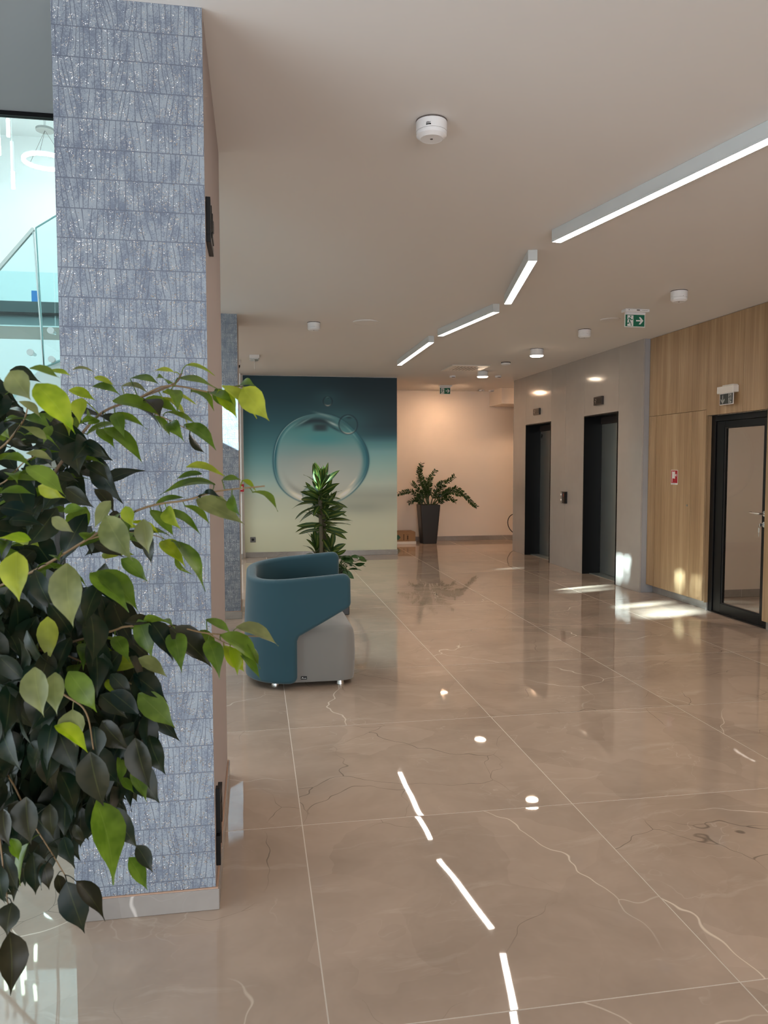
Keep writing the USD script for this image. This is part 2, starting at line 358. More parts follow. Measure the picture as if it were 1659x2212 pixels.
# ------------------------------------------------------------------ ceiling and shell
cz = CEIL
ceil = thing('ceiling', 'smooth white painted lobby ceiling', None, **S)
obj('slab', bx(-.6, 7.3, -4.2, 15.1, cz, cz + .3), 'ceiling', ceil)
M['soffit'] = plain('grey_soffit_paint', (.30, .325, .335), .9)  # darker grey puts the dim light of the left ceiling into its colour
obj('soffit', bx(-2.6, -.6005, -4.2, 3.44, cz, cz + .3), 'soffit', ceil)  # same ceiling, split off to carry the shade tone
obj('bulkhead', bx(4.63, 7.2, 14.0, 14.77, 2.66, cz - .002), 'corridor', ceil)
obj('wall_upper', bx(-.75, -.602, 3.46, 17, cz + .001, 8.0), 'atrium', label='white stair hall wall above the lobby ceiling', **S)
obj('wall_front', cat_([bx(-2.6, 7.3, -4.2, -4.06, 0, .5)] + [bx(a, b, -4.2, -4.06, .5, cz) for a, b in ((-2.6, -1.9), (3.95, 4.6))]), 'paint', label='wall with a wide window behind the viewer', **S)
obj('wall_left', cat_([bx(-2.6, -2.45, -4.2, 3.4, 0, .8), bx(-2.6, -2.45, -4.2, -1.0, .8, cz), bx(-2.6, -2.45, -1., 3.4, 2.9, cz), bx(-2.6, -2.45, 2.8, 3.4, .8, 2.9)]), 'paint', label='left lobby wall with a window beside the viewer', **S)
obj('canopy', cat_([bx(-12.0, -2.61, -12, 3.395, cz, cz + .15), bx(-2.61, 8.0, -12, -4.21, cz, cz + .15)]), 'paint', label='added unseen slab that blocks the sun at the lobby windows', **S)  # added slab out of view, keeps direct sun from entering the lobby
# mural wall: the print is painted in numpy as vertex colours of the flat wall covering
MX0, MX1, MY = -.165, 2.36, 12.63
obj('wall_back', bx(-.6, MX1, MY + .006, MY + .25, 0, cz), 'paint', label='white wall that carries the bubble mural', **S)
obj('wall_pilaster', bx(-.75, -.20, 12.43, MY + .005, 0, cz), 'atrium', label='narrow white pilaster left of the bubble mural', **S)
def sm(a, b, x): t = np.clip((x - a) / (b - a), 0, 1); return t * t * (3 - 2 * t)
def paint_mural():
    nx, nz = 300, 345
    X, Z = np.meshgrid(np.linspace(MX0, MX1, nx), np.linspace(.085, cz - .008, nz))
    Lc = [(.08, (172, 174, 150)), (.55, (180, 184, 162)), (.95, (166, 174, 158)), (1.25, (140, 166, 160)), (1.55, (104, 150, 152)), (1.85, (70, 124, 132)), (2.2, (46, 98, 110)), (2.6, (34, 80, 94)), (2.97, (30, 72, 86))]
    Rc = [(.08, (176, 176, 152)), (.5, (176, 178, 156)), (.78, (164, 168, 150)), (1.0, (146, 152, 140)), (1.2, (164, 176, 164)), (1.5, (144, 178, 172)), (1.72, (124, 172, 174)), (1.88, (86, 140, 148)), (2.0, (44, 86, 98)), (2.15, (34, 62, 74)), (2.5, (30, 60, 72)), (2.97, (22, 52, 64))]
    def grad(c): 
        zs = [a for a, _ in c]; return np.stack([np.interp(Z, zs, [v[k] for _, v in c]) for k in range(3)], -1)
    w = sm(.55, 2.0, X)[..., None]; C = grad(Lc) * (1 - w) + grad(Rc) * w
    glow_ = lambda x, z, r, col, a: None
    def add(mask, col):
        nonlocal C
        C = C * (1 - mask[..., None]) + np.array(col, float) * mask[..., None]
    add(.55 * np.exp(-(((X - 1.45) / .55) ** 2 + ((Z - 2.25) / .28) ** 2)), (74, 140, 150))
    add(.35 * np.exp(-(((X - 1.2) / .22) ** 2 + ((Z - 2.62) / .12) ** 2)), (80, 140, 150))
    # soft shadow of the bubble on the ground
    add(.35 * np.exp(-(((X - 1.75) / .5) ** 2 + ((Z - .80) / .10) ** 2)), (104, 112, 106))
    cx, czb, R = 1.075, 1.60, .80
    th = np.arctan2(Z - czb, X - cx)
    wob = 1 + .018 * np.cos(3 * th + .6) + .010 * np.cos(5 * th)
    r = np.hypot((X - cx), (Z - czb) * 1.045) / (R * wob)
    ins = sm(1.005, .985, r)
    inner = np.stack([np.interp(Z, [.8, 1.2, 1.6, 1.9, 2.1, 2.4], v) for v in ((170, 166, 150, 116, 92, 96), (168, 172, 168, 168, 160, 150), (152, 164, 166, 170, 164, 158))], -1)
    a = (ins * .92)[..., None]; C = C * (1 - a) + inner * a
    ang = lambda c, wd: np.exp(-((np.angle(np.exp(1j * (th - c)))) / wd) ** 2)
    band = lambda c, wd: np.exp(-((r - c) / wd) ** 2)
    add(.98 * band(.952, .040) * np.clip(ang(.05, .75) + ang(np.pi * .98, .6), 0, 1), (26, 92, 108))
    add(.8 * band(.90, .05) * ang(.12, .55), (52, 118, 132))
    add(.85 * band(.985, .014) * (1 - .6 * ang(-np.pi / 2, .8)), (30, 78, 92))
    add(.7 * band(.965, .008) * np.clip(ang(np.pi * .9, .5) + ang(2.2, .3), 0, 1), (190, 214, 212))
    add(.65 * band(.90, .018) * np.clip(ang(.75, .25) + ang(2.35, .35), 0, 1), (150, 200, 202))
    add(.8 * band(.90, .045) * np.clip(ang(-2.05, .28) + ang(-.95, .22), 0, 1), (236, 226, 206))
    add(.55 * band(.955, .02) * ang(-.75, .25), (206, 206, 194))
    add(.7 * band(.84, .02) * ang(-.62, .14), (214, 206, 190))
    add(.5 * band(.80, .05) * ang(-2.2, .4), (120, 126, 120))
    # dark reflection in the crown of the bubble
    add(.95 * np.exp(-(((X - 1.02) / .30) ** 4 + ((Z - (2.235 - .75 * (X - 1.02) ** 2)) / .055) ** 2)), (34, 60, 70))
    add(.9 * np.exp(-(((X - 1.08) / .12) ** 4 + ((Z - 2.12) / .06) ** 4)), (44, 62, 70))
    add(.95 * np.exp(-(((X - 1.29) / .10) ** 2 + ((Z - 2.185 + .45 * (X - 1.29)) / .022) ** 2)), (200, 226, 226))
    add(.8 * np.exp(-(((X - 1.15) / .14) ** 2 + ((Z - 2.325 + .28 * (X - 1.15)) / .020) ** 2)), (170, 206, 208))
    add(.75 * np.exp(-(((X - .80) / .12) ** 2 + ((Z - 2.21 - .55 * (X - .80)) / .018) ** 2)), (150, 190, 192))
    add(.8 * np.exp(-(((X - 1.33) / .12) ** 2 + ((Z - 2.10 + .5 * (X - 1.33)) / .022) ** 2)), (36, 74, 86))
    add(.8 * np.exp(-(((X - 1.12) / .36) ** 2 + ((Z - 1.95) / .10) ** 2)), (74, 158, 166))
    add(.35 * np.exp(-(((X - 1.1) / .45) ** 2 + ((Z - 1.42) / .25) ** 2)), (196, 190, 180))
    add(.6 * band(.93, .03) * ang(1.75, .35), (98, 150, 158))
    # small bubbles
    for bx_, bz, br, k in ((1.54, 2.175, .162, 1.0), (1.204, 2.551, .077, 1.0), (.90, 1.02, .125, .55)):
        q = np.hypot(X - bx_, (Z - bz)) / br; t2 = np.arctan2(Z - bz, X - bx_)
        a2 = lambda c, wd: np.exp(-((np.angle(np.exp(1j * (t2 - c)))) / wd) ** 2)
        pxw = .011 / br
        add(.30 * k * sm(1.0, .9, q) * sm(bz - br, bz + br, Z), (60, 130, 140))
        add(.35 * k * sm(1.0, .9, q) * np.exp(-((Z - bz - .1 * br) / (.5 * br)) ** 2), (56, 92, 98))
        add(.75 * k * np.exp(-((q - .96) / pxw) ** 2), (22, 54, 66))
        add(.9 * k * np.exp(-((q - .90) / pxw) ** 2) * a2(-np.pi / 2, .75), (222, 214, 200))
        add(.6 * k * np.exp(-((q - .86) / pxw) ** 2) * a2(np.pi / 2, .5), (150, 206, 208))
        add(.7 * k * np.exp(-(((X - bx_ - .1 * br) / (.3 * br)) ** 2 + ((Z - bz - .72 * br) / (.13 * br)) ** 2)), (26, 58, 68))
    q = np.hypot(X - 1.54, Z - 2.175) / .162
    C = np.clip(C, 0, 255) / 255
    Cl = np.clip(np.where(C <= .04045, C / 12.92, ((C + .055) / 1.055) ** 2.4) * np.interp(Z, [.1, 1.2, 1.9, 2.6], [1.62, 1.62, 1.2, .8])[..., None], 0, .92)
    V = np.stack([X, np.full_like(X, MY), Z], -1).reshape(-1, 3)
    q = (np.arange(nz - 1)[:, None] * nx + np.arange(nx - 1)).reshape(-1)
    Fc = np.vstack([np.stack([q, q + 1, q + nx + 1], 1), np.stack([q, q + nx + 1, q + nx], 1)])
    return V, Fc, Cl.reshape(-1, 3)
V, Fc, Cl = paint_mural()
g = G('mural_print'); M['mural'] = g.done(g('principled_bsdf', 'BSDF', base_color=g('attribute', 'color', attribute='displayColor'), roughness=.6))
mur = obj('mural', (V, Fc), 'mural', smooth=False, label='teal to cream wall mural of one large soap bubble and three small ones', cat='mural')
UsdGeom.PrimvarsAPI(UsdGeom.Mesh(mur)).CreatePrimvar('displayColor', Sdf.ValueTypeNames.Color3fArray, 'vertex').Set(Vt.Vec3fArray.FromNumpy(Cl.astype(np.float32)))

obj('wall_corridor', cat_([bx(2.0, 7.2, 14.76, 14.95, 0, cz), bx(2.362, 2.5, MY + .26, 14.76, 0, cz) if False else bx(1.9, 2.0, MY + .26, 14.76, 0, cz)]), 'corridor', label='warm lit cream wall at the end of the corridor', **S)
obj('wall_corridor_right', bx(7.1, 7.25, 12.8, 14.95, 0, cz), 'corridor', label='corridor side wall behind the elevators', **S)

# baseboards
def skirt(name, boxes, label): return obj(name, cat_([rbx(*b, r=.003) for b in boxes]), 'skirt', label=label, **S)
skirt('baseboard_back', [(-.15, MX1 + .012, MY - .012, MY - .001, .0, .085)], 'grey marble baseboard under the mural')
skirt('baseboard_pilaster', [(-.75, -.188, 12.418, 12.429, 0, .085)], 'grey marble baseboard of the white pilaster')
skirt('baseboard_corridor', [(2.02, 7.05, 14.747, 14.759, 0, .09)], 'grey marble baseboard of the corridor wall')

# ------------------------------------------------------------------ columns
def column(y0, y1, label):
    c = thing('column', label, 'column', **S)
    obj('core', bx(-.60, -.149, y0 + .004, y1 - .004, 0, cz), 'wood_edge', c)
    obj('wallpaper', bx(-.602, -.147, y0, y0 + .0038, .074, cz), 'wallpaper', c, label='blue grey glitter wallpaper with rows of slanting lines')
    obj('side_veneer', bx(-.1488, -.1465, y0 + .0045, y1, .074, cz), 'wood_edge', c, label='pinkish beige veneer')
    b = obj('baseboard', cat_([rbx(-.614, -.134, y0 - .010, y0 - .0005, 0, .072, .002), rbx(-.1455, -.134, y0, y1, 0, .072, .002)]), 'skirt', c)
    obj('trim_strip', cat_([bx(-.606, -.138, y0 - .006, y0 - .0002, .072, .0765), bx(-.1455, -.138, y0, y1, .072, .0765)]), plain('copper_trim_%d' % int(y0), (.42, .27, .19), .5), c)
    return c
column(2.585, 3.73, 'large near column covered in blue grey glitter wallpaper beside the plant')
column(7.59, 8.26, 'second column in blue grey wallpaper seen behind the near one')
# raised black signs on the near column's side, seen edge-on
def raised(name, label, bars):
    t = thing(name, label, 'sign')
    for (y0, y1, z0, z1) in bars: obj('raised_bar', rbx(-.1463, -.131, y0, y1, z0, z1, .001), 'black', t)
raised('wall_sign', 'black raised sign high on the side of the near column', [(2.615, 2.645, 2.265, 2.385), (2.615, 2.80, 2.24, 2.266), (2.70, 2.72, 2.30, 2.385), (2.77, 2.79, 2.31, 2.38), (2.82, 2.84, 2.33, 2.37), (2.73, 2.83, 2.285, 2.305)])
raised('wall_sign', 'black raised sign low on the side of the near column', [(2.66, 2.69, .225, .385), (2.64, 2.665, .12, .225), (2.70, 2.84, .315, .335), (2.72, 2.75, .16, .30), (2.80, 2.83, .20, .33)])

# ------------------------------------------------------------------ elevator block
EX = 4.46
ew = thing('wall_elevator', 'grey porcelain clad elevator wall with two openings', None, **S)
obj('core', cat_([bx(EX + .022, 7.1, 8.345, 8.93, 0, cz), bx(EX + .022, 7.1, 9.93, 11.11, 0, cz), bx(EX + .022, 7.1, 12.22, 12.80, 0, cz), bx(EX + .022, 7.1, 8.9, 9.95, 2.17, cz), bx(EX + .022, 7.1, 11.09, 12.24, 2.17, cz), bx(4.85, 7.1, 8.9, 12.3, 0, cz)]), 'joint', ew)
def epanel(y0, y1, z0, z1): obj('panel', rbx(EX, EX + .02, y0 + .0015, y1 - .0015, z0, z1, .0012), 'panel', ew)
for a in ((8.322, 8.925, 0, cz), (8.925, 9.925, 2.168, cz), (9.925, 10.556, 0, cz), (10.556, 11.112, 0, cz), (11.112, 12.212, 2.168, cz), (12.212, 12.80, 0, cz)): epanel(*a)
obj('return_panel', rbx(EX + .0205, 4.66, 8.322, 8.342, 0, cz, .0012), 'panel_grey', ew)
obj('return_panel', rbx(EX, 7.1, 12.80, 12.82, 0, cz, .0012), 'panel_grey', ew)
obj('shadow_gap', bx(EX + .001, 4.56, 8.345, 12.79, cz - .006, cz - .0005), 'black', ew)
def lift(n, y0, y1, label, badge):
    d = thing('door_%d' % n, label, 'elevator door', **S)
    obj('frame', cat_([bx(EX - .003, 4.715, y1 - .012, y1, 0, 2.166), bx(EX - .003, 4.715, y0, y0 + .012, 0, 2.166), bx(EX - .003, 4.715, y0 + .012, y1 - .012, 2.152, 2.166)]), 'black', d)
    ym = y0 + (y1 - y0) * .53
    obj('header', bx(4.70, 4.74, y0 + .013, y1 - .013, 2.06, 2.151), 'dark_plastic', d)
    obj('door_panel', rbx(4.715, 4.745, ym + .004, y1 - .0125, .012, 2.058, .003), 'steel', d)
    obj('door_panel', rbx(4.728, 4.755, y0 + .0125, ym - .004, .012, 2.058, .003), 'steel', d)
    obj('sill', bx(4.56, 4.76, y0 + .013, y1 - .013, .0, .008), 'steel', d)
    if badge:
        s = Point(0, 0).buffer(.034).difference(Point(0, 0).buffer(.026)).union(affinity.rotate(sbox(-.028, -.004, .028, .004), 45)).union(sbox(-.018, -.005, .018, .003))
        obj('no_smoking_badge', flat(s, .002, (4.7145, y1 - .07, 1.98), (0, -1, 0), (0, 0, 1)), 'black', d)
    return d
lift(1, 8.935, 9.922, 'nearer steel elevator door in a deep black frame', False)
lift(2, 11.122, 12.209, 'farther steel elevator door in a deep black frame', True)
def display(y0, y1, z0, z1, label):
    t = thing('floor_display', label, 'display', group=None)
    obj('housing', rbx(EX - .034, EX - .0003, y0, y1, z0, z1, .003), 'dark_plastic', t)
    obj('screen', rbx(EX - .0355, EX - .0338, y0 + .015, y1 - .015, z0 + .015, z1 - .015, .0006), 'black', t)
    yc = (y0 + y1) / 2 + .05
    obj('digit_dots', cat_([bx(EX - .0365, EX - .0354, yc - .004 + dy, yc + .004 + dy, (z0 + z1) / 2 + dz - .003, (z0 + z1) / 2 + dz + .003) for dy, dz in ((0, .022), (0, -.004), (0, -.024), (.02, -.006), (-.014, .012))]), 'fixture_warm', t)
display(9.33, 9.565, 2.285, 2.392, 'dark floor display above the nearer elevator')
display(11.54, 11.79, 2.298, 2.398, 'dark floor display above the farther elevator')
t = thing('call_panel', 'black elevator call panel with two buttons between the elevators', 'call panel')
obj('housing', rbx(EX - .03, EX - .0003, 10.46, 10.64, .945, 1.115, .003), 'black', t)
obj('button_plate', rbx(EX - .033, EX - .0298, 10.585, 10.632, .95, 1.11, .001), 'chrome', t)
obj('indicator_plate', rbx(EX - .033, EX - .0298, 10.50, 10.56, .95, 1.11, .001), 'dark_plastic', t)
for z in (1.07, .995):
    c = trimesh.creation.cylinder(.014, .006, sections=20); c.apply_transform(trimesh.transformations.rotation_matrix(np.pi / 2, [0, 1, 0])); c.apply_translation([EX - .0355, 10.608, z]); obj('button', c, 'fixture', t)
obj('indicator_light', bx(EX - .0338, EX - .0329, 10.522, 10.538, 1.04, 1.085), 'red', t)

# ------------------------------------------------------------------ wood wall, cabinet, glass door
WX = 4.54
ww = thing('wall_right', 'oak veneer wall to the right of the elevators', None, **S)
obj('core', cat_([bx(WX + .10, 4.67, 7.175, 8.318, 0, cz), bx(WX + .022, 4.67, 6.2, 8.318, 2.07, cz), bx(WX + .022, 4.62, 6.2, 7.2, 2.005, 2.07), bx(WX + .1, 4.8, -4.06, 6.21, 0, cz)]), 'joint', ww)
def vpanel(y0, y1, z0, z1): obj('veneer_panel', rbx(WX, WX + .02, y0 + .001, y1 - .001, z0, z1, .0012), 'wood', ww)
for a, b in ((7.677, 8.318), (7.171, 7.677), (6.582, 7.171), (6.226, 6.582), (5.6, 6.226), (5.0, 5.6)): vpanel(a, b, 2.063 if a > 7.1 else 2.003, cz - .004)
vpanel(8.148, 8.318, .10, 2.06)
for a, b, zt in ((5.6, 6.226, 2.001), (5.0, 5.6, 2.001)) + tuple((5.0 - .62 * (k + 1), 5.0 - .62 * k, cz - .004) for k in range(14)): vpanel(a, b, .085, zt)
obj('reveal', rbx(WX + .0205, 4.66, 7.168, 7.174, .085, 2.0, .001), 'wood', ww)
skirt('baseboard_right', [(4.625, 4.639, 7.17, 8.32, 0, .099), (4.58, 4.66, 7.163, 7.169, 0, .085), (4.58, 4.594, -4.0, 6.22, 0, .084)], 'grey marble baseboard along the oak wall')
c = thing('wall_cabinet', 'flush oak cabinet with two doors in the wall beside the elevators', 'cabinet')
obj('body', bx(WX + .021, WX + .099, 7.19, 8.14, .11, 2.05), 'joint', c)
d1 = obj('door', rbx(WX, WX + .02, 7.432, 8.145, .10, 2.06, .0015), 'wood', c)
d2 = obj('door', rbx(WX, WX + .02, 7.172, 7.427, .10, 2.06, .0015), 'wood', c)
lk = trimesh.creation.cylinder(.011, .008, sections=18); lk.apply_transform(trimesh.transformations.rotation_matrix(np.pi / 2, [0, 1, 0])); lk.apply_translation([WX - .003, 7.48, 1.072])
obj('lock', lk, 'chrome', d1)
# hydrant sign
t = thing('fire_hose_sign', 'small red fire hose sign stuck on the oak cabinet door', 'sign')
sy0, sy1, sz0, sz1 = 7.675, 7.812, 1.287, 1.448
o_ = lambda e: (WX - e, sy1, sz0); sw, sh = sy1 - sy0, sz1 - sz0
obj('plate', flat(sbox(0, 0, sw, sh), .0012, (WX - .0002, sy1, sz0), (0, -1, 0), (0, 0, 1)), 'sign_white', t)
red = sbox(.006, .018, sw - .006, sh - .006)
hose = unary_union([sbox(.022, .070, .030, .148), sbox(.022, .068, .074, .142), sbox(.070, .064, .082, .146), sbox(.022, .028, .032, .09), sbox(.08, .100, .100, .108), Point(.104, .104).buffer(.014)]).difference(Point(.104, .104).buffer(.005))
obj('red_field', flat(red.difference(hose), .0006, (WX - .0015, sy1, sz0), (0, -1, 0), (0, 0, 1)), 'red', t)
obj('hose_reel_symbol', flat(hose, .0007, (WX - .0015, sy1, sz0), (0, -1, 0), (0, 0, 1)), 'sign_white', t)
obj('caption_line', flat(unary_union([sbox(.008 + .012 * k, .008, .017 + .012 * k, .0105) for k in range(7)]), .0004, (WX - .0015, sy1, sz0), (0, -1, 0), (0, 0, 1)), 'joint', t)
# glass door
DX = 4.60
d = thing('door_3', 'black framed glass door in the oak wall', 'door', **S)
ya, yb, zt = 6.225, 7.165, 2.0
def frame(x0, x1, a0, a1, z0, z1, wl, wr, wt, wb): return cat_([rbx(x0, x1, a1 - wl, a1, z0, z1, .002), rbx(x0, x1, a0, a0 + wr, z0, z1, .002), rbx(x0, x1, a0 + wr, a1 - wl, z1 - wt, z1, .002), rbx(x0, x1, a0 + wr, a1 - wl, z0, z0 + wb, .002)])
obj('door_frame', frame(DX, DX + .07, ya, yb, 0.002, zt, .07, .05, .06, .012), 'black', d)
lf = obj('door_leaf', frame(DX + .012, DX + .06, ya + .052, yb - .072, .014, zt - .062, .125, .085, .065, .095), 'black', d)
obj('glass_pane', bx(DX + .033, DX + .041, 6.362, 6.968, .109, 1.873), 'glass_door', lf)
obj('glazing_bead', frame(DX + .02, DX + .032, 6.358, 6.972, .107, 1.876, .014, .012, .012, .012), 'black_soft', lf)
hy = 6.318
lev = smooth_path([(DX + .012, hy, 1.055), (DX - .035, hy, 1.055), (DX - .05, hy + .012, 1.055), (DX - .05, hy + .06, 1.057), (DX - .05, hy + .13, 1.060), (DX - .025, hy + .142, 1.060)], 5)
obj('handle', tube(lev, .0085, 10), 'chrome', lf)
for zz, nm in ((1.055, 'handle_rose'), (.955, 'lock_rose')):
    c_ = trimesh.creation.cylinder(.026, .008, sections=24); c_.apply_transform(trimesh.transformations.rotation_matrix(np.pi / 2, [0, 1, 0])); c_.apply_translation([DX + .008, hy, zz]); obj(nm, c_, 'chrome', lf)
t = thing('key_bunch', 'small bunch of keys hanging in the lock of the glass door', 'keys')
obj('key', cat_([rbx(DX - .035, DX + .004, hy - .002, hy + .002, .949, .961, .0008), rbx(DX - .038, DX - .022, hy - .003, hy + .003, .94, .968, .001)]), 'chrome', t)
rg = trimesh.creation.torus(.013, .0012, 16, 6); rg.apply_transform(trimesh.transformations.rotation_matrix(np.pi / 2, [1, 0, .2])); rg.apply_translation([DX - .035, hy + .008, .938]); obj('key_ring', rg, 'chrome', t)
obj('key', cat_([rbx(DX - .037, DX - .034, hy + .006, hy + .024, .885, .926, .001), rbx(DX - .036, DX - .035, hy + .012, hy + .019, .845, .886, .0003)]), 'chrome', t)
obj('wall_side_room', cat_([bx(4.66, 7.1, 7.6, 7.7, 0, cz) if False else bx(4.68, 7.0, 7.171, 7.174, 0.0, .001)]), 'paint', label='threshold strip of the room behind the glass door', **S)

# ------------------------------------------------------------------ room behind the door
obj('wall_side_room', cat_([bx(4.805, 7.1, -0.1, 0.0, 0, cz), bx(7.0, 7.1, 0, 7.85, 0, cz)]), 'paint', label='walls of the small room behind the glass door', **S)
obj('wall_side_room', bx(4.672, 7.05, 7.85, 7.95, 0, cz), 'corridor', label='beige wall seen through the glass door', **S)
skirt('baseboard_side_room', [(4.68, 7.0, 7.838, 7.8495, 0, .085)], 'grey marble baseboard seen through the glass door')

t = thing('side_room_lamp', 'unseen round lamp added to brighten the small room behind the glass door', 'ceiling light', (5.6, 5.6, cz))  # added lamp out of view, lights the wall behind the door glass
obj('housing', lathe([(0, -.0005), (.2, -.0005), (.2, -.03), (0, -.03)], 32), 'fixture', t)
obj('diffuser', lathe([(0, -.031), (.19, -.031), (.18, -.05), (0, -.055)], 32), glow('side_lamp_glow', (1., .82, .68), 58.0), t)

# ------------------------------------------------------------------ ceiling fixtures
def bar(p0, p1, label):
    p0, p1 = np.array(p0), np.array(p1); d_ = p1 - p0; Ln = np.linalg.norm(d_)
    t = thing('linear_light', label, 'ceiling light', (*((p0 + p1) / 2), cz), math.atan2(d_[1], d_[0]), 'zigzag of linear ceiling lights')
    w, h_ = .032, .075
    obj('housing', cat_([rbx(-Ln / 2, Ln / 2, -w, w, -.068, -.0005, .0012), bx(-Ln / 2, Ln / 2, -w, -w + .003, -h_, -.068), bx(-Ln / 2, Ln / 2, w - .003, w, -h_, -.068), bx(-Ln / 2, -Ln / 2 + .003, -w + .003, w - .003, -h_, -.068), bx(Ln / 2 - .003, Ln / 2, -w + .003, w - .003, -h_, -.068)]), 'aluminium', t)
    obj('diffuser', bx(-Ln / 2 + .004, Ln / 2 - .004, -w + .004, w - .004, -h_ + .0005, -.0685), 'led', t)
bar((1.865, 4.60), (2.34, 2.25), 'long linear ceiling light nearest the viewer, running out of the picture')
bar((1.875, 5.03), (2.165, 6.40), 'second linear ceiling light from the viewer, the steepest one')
bar((2.175, 6.745), (1.985, 8.09), 'third linear ceiling light from the viewer, between the steep one and the farthest one')
bar((1.985, 8.51), (2.00, 10.52), 'fourth and farthest linear ceiling light of the zigzag')

def siren(x, y, r, h_, label, mark=False):
    t = thing('smoke_detector', label, 'smoke detector', (x, y, cz), 0, 'deep round detectors on the ceiling')
    obj('base', lathe([(0, -.0005), (r * 1.0, -.0005), (r * 1.0, -.006), (0, -.006)], 40), 'joint', t)
    obj('body', lathe([(0, -.004), (r * .985, -.004), (r, -.010), (r * .995, -h_ * .62), (0, -h_ * .62)], 40), 'fixture', t)
    obj('cap', lathe([(0, -h_ * .63), (r * .97, -h_ * .63), (r * .985, -h_ * .66), (r * .97, -h_ * .84), (r * .72, -h_), (r * .68, -h_ * .985), (0, -h_ * .985)], 40), 'fixture', t)
    obj('sounder_hole', lathe([(0, -h_ * .98), (.006, -h_ * .98), (.006, -h_ * 1.0), (0, -h_ * 1.0)], 12), 'joint', t)
    if mark:
        def arc(th0, th1, z0, z1):
            th = np.linspace(th0, th1, 8); ri, ro = r * .99, r * 1.006
            pts = np.array([[rr * math.cos(a), rr * math.sin(a), z] for a in th for rr in (ri, ro) for z in (z0, z1)])
            return trimesh.convex.convex_hull(pts)
        c0 = -math.pi / 2 - .42
        obj('maker_mark', cat_([arc(c0 - .16, c0 + .16, -.0405, -.0365)] + [arc(c0 - .14 + .047 * k, c0 - .115 + .047 * k, -.0350, -.0350 + q) for k, q in enumerate((.0055, .007, .0075, .006, .0055, .007))]), 'black', t)
    else:
        obj('indicator', bx(-.002, .002, -r * 1.01, -r * .98, -h_ * .6, -h_ * .57), 'joint', t)
siren(.757, 3.25, .066, .075, 'large round white detector overhead nearest the viewer', True)
siren(3.53, 6.01, .068, .092, 'round white detector on the ceiling right of the bright green exit sign')
siren(3.53, 7.875, .068, .088, 'round white detector behind the bright green exit sign')
siren(.617, 7.92, .066, .080, 'round white detector on the ceiling above the armchair')
def disc(x, y, r, label):
    t = thing('ceiling_disc', label, 'ceiling disc', (x, y, cz), 0)
    obj('cover', lathe([(0, -.0004), (r, -.0004), (r * .985, -.008), (r * .9, -.011), (0, -.012)], 48), 'ceiling', t)
    obj('rim', lathe([(r * .9, -.0112), (r * .93, -.0112), (r * .93, -.0125), (r * .9, -.0125), (r * .9, -.0112)], 48), 'ceiling', t)
disc(1.14, 7.80, .135, 'flush round ceiling cover left of the linear lights')
disc(3.535, 7.28, .098, 'flush round ceiling cover next to the bright green exit sign')
def small(x, y, r, h_, label, grp):
    t = thing('ceiling_sensor', label, 'sensor', (x, y, cz), 0, grp)
    obj('base', lathe([(0, -.0005), (r * 1.04, -.0005), (r * 1.02, -h_ * .35), (0, -h_ * .35)], 28), 'joint' if r > .055 else 'fixture', t)
    obj('body', lathe([(0, -h_ * .3), (r, -h_ * .35), (r, -h_ * .8), (r * .7, -h_), (0, -h_)], 28), 'fixture', t)
    if r <= .055: obj('sensor_slot', bx(-r * .5, r * .5, -r * 1.03, -r * .9, -h_ * .8, -h_ * .55), 'joint', t)
small(3.54, 10.53, .066, .04, 'flat white smoke sensor between the two lit downlights', 'small ceiling sensors')
small(3.22, 12.27, .05, .035, 'small white sensor left of the far downlight', 'small ceiling sensors')
small(3.96, 12.16, .05, .035, 'small white sensor right of the far downlight', 'small ceiling sensors')
small(4.37, 14.45, .05, .035, 'left one of two tiny sensors at the corridor end', 'small ceiling sensors')
small(4.585, 14.5, .052, .035, 'right one of two tiny sensors at the corridor end', 'small ceiling sensors')
def downlight(x, y, label, mat='lamp'):
    t = thing('downlight', label, 'ceiling light', (x, y, cz), 0, 'round surface downlights')
    obj('mounting_ring', lathe([(0, -.0004), (.084, -.0004), (.084, -.004), (0, -.004)], 40), 'joint', t)
    obj('housing', lathe([(0, -.003), (.08, -.003), (.08, -.062), (0, -.062)], 40), 'fixture', t)
    obj('diffuser', lathe([(0, -.083), (.081, -.083), (.0815, -.088), (.07, -.096), (0, -.098)], 40), mat, t)
    obj('lamp_rim', lathe([(0, -.0625), (.084, -.0625), (.088, -.07), (.086, -.0825), (0, -.0825)], 40), 'fixture', t)
downlight(3.525, 9.28, 'lit round downlight in front of the nearer elevator')
downlight(3.525, 11.60, 'lit round downlight beside the ceiling vent')
downlight(3.53, 13.94, 'lit round downlight hidden behind the small far exit sign', 'lamp_hot')
downlight(5.5, 13.75, 'lit round downlight round the corner behind the elevators', 'lamp_hot')
t = thing('ceiling_vent', 'square white air diffuser with dark slots in the ceiling', 'air vent', (3.14, 11.22, cz))
obj('plate', cat_([rbx(-.29, .29, -.33, -.2, -.014, -.0005, .003), rbx(-.29, .29, .2, .33, -.014, -.0005, .003), rbx(-.29, -.2, -.2, .2, -.014, -.0005, .003), rbx(.2, .29, -.2, .2, -.014, -.0005, .003)]), 'fixture_warm', t)
obj('duct', bx(-.2, .2, -.2, .2, -.0125, -.0006), 'black', t)
for k in range(8):
    s_ = bx(-.0145, .0145, -.2, .2, -.001, .001); s_.apply_translation([-.18 + k * .0515, 0, -.0138]); obj('slat', s_, 'fixture_warm', t)

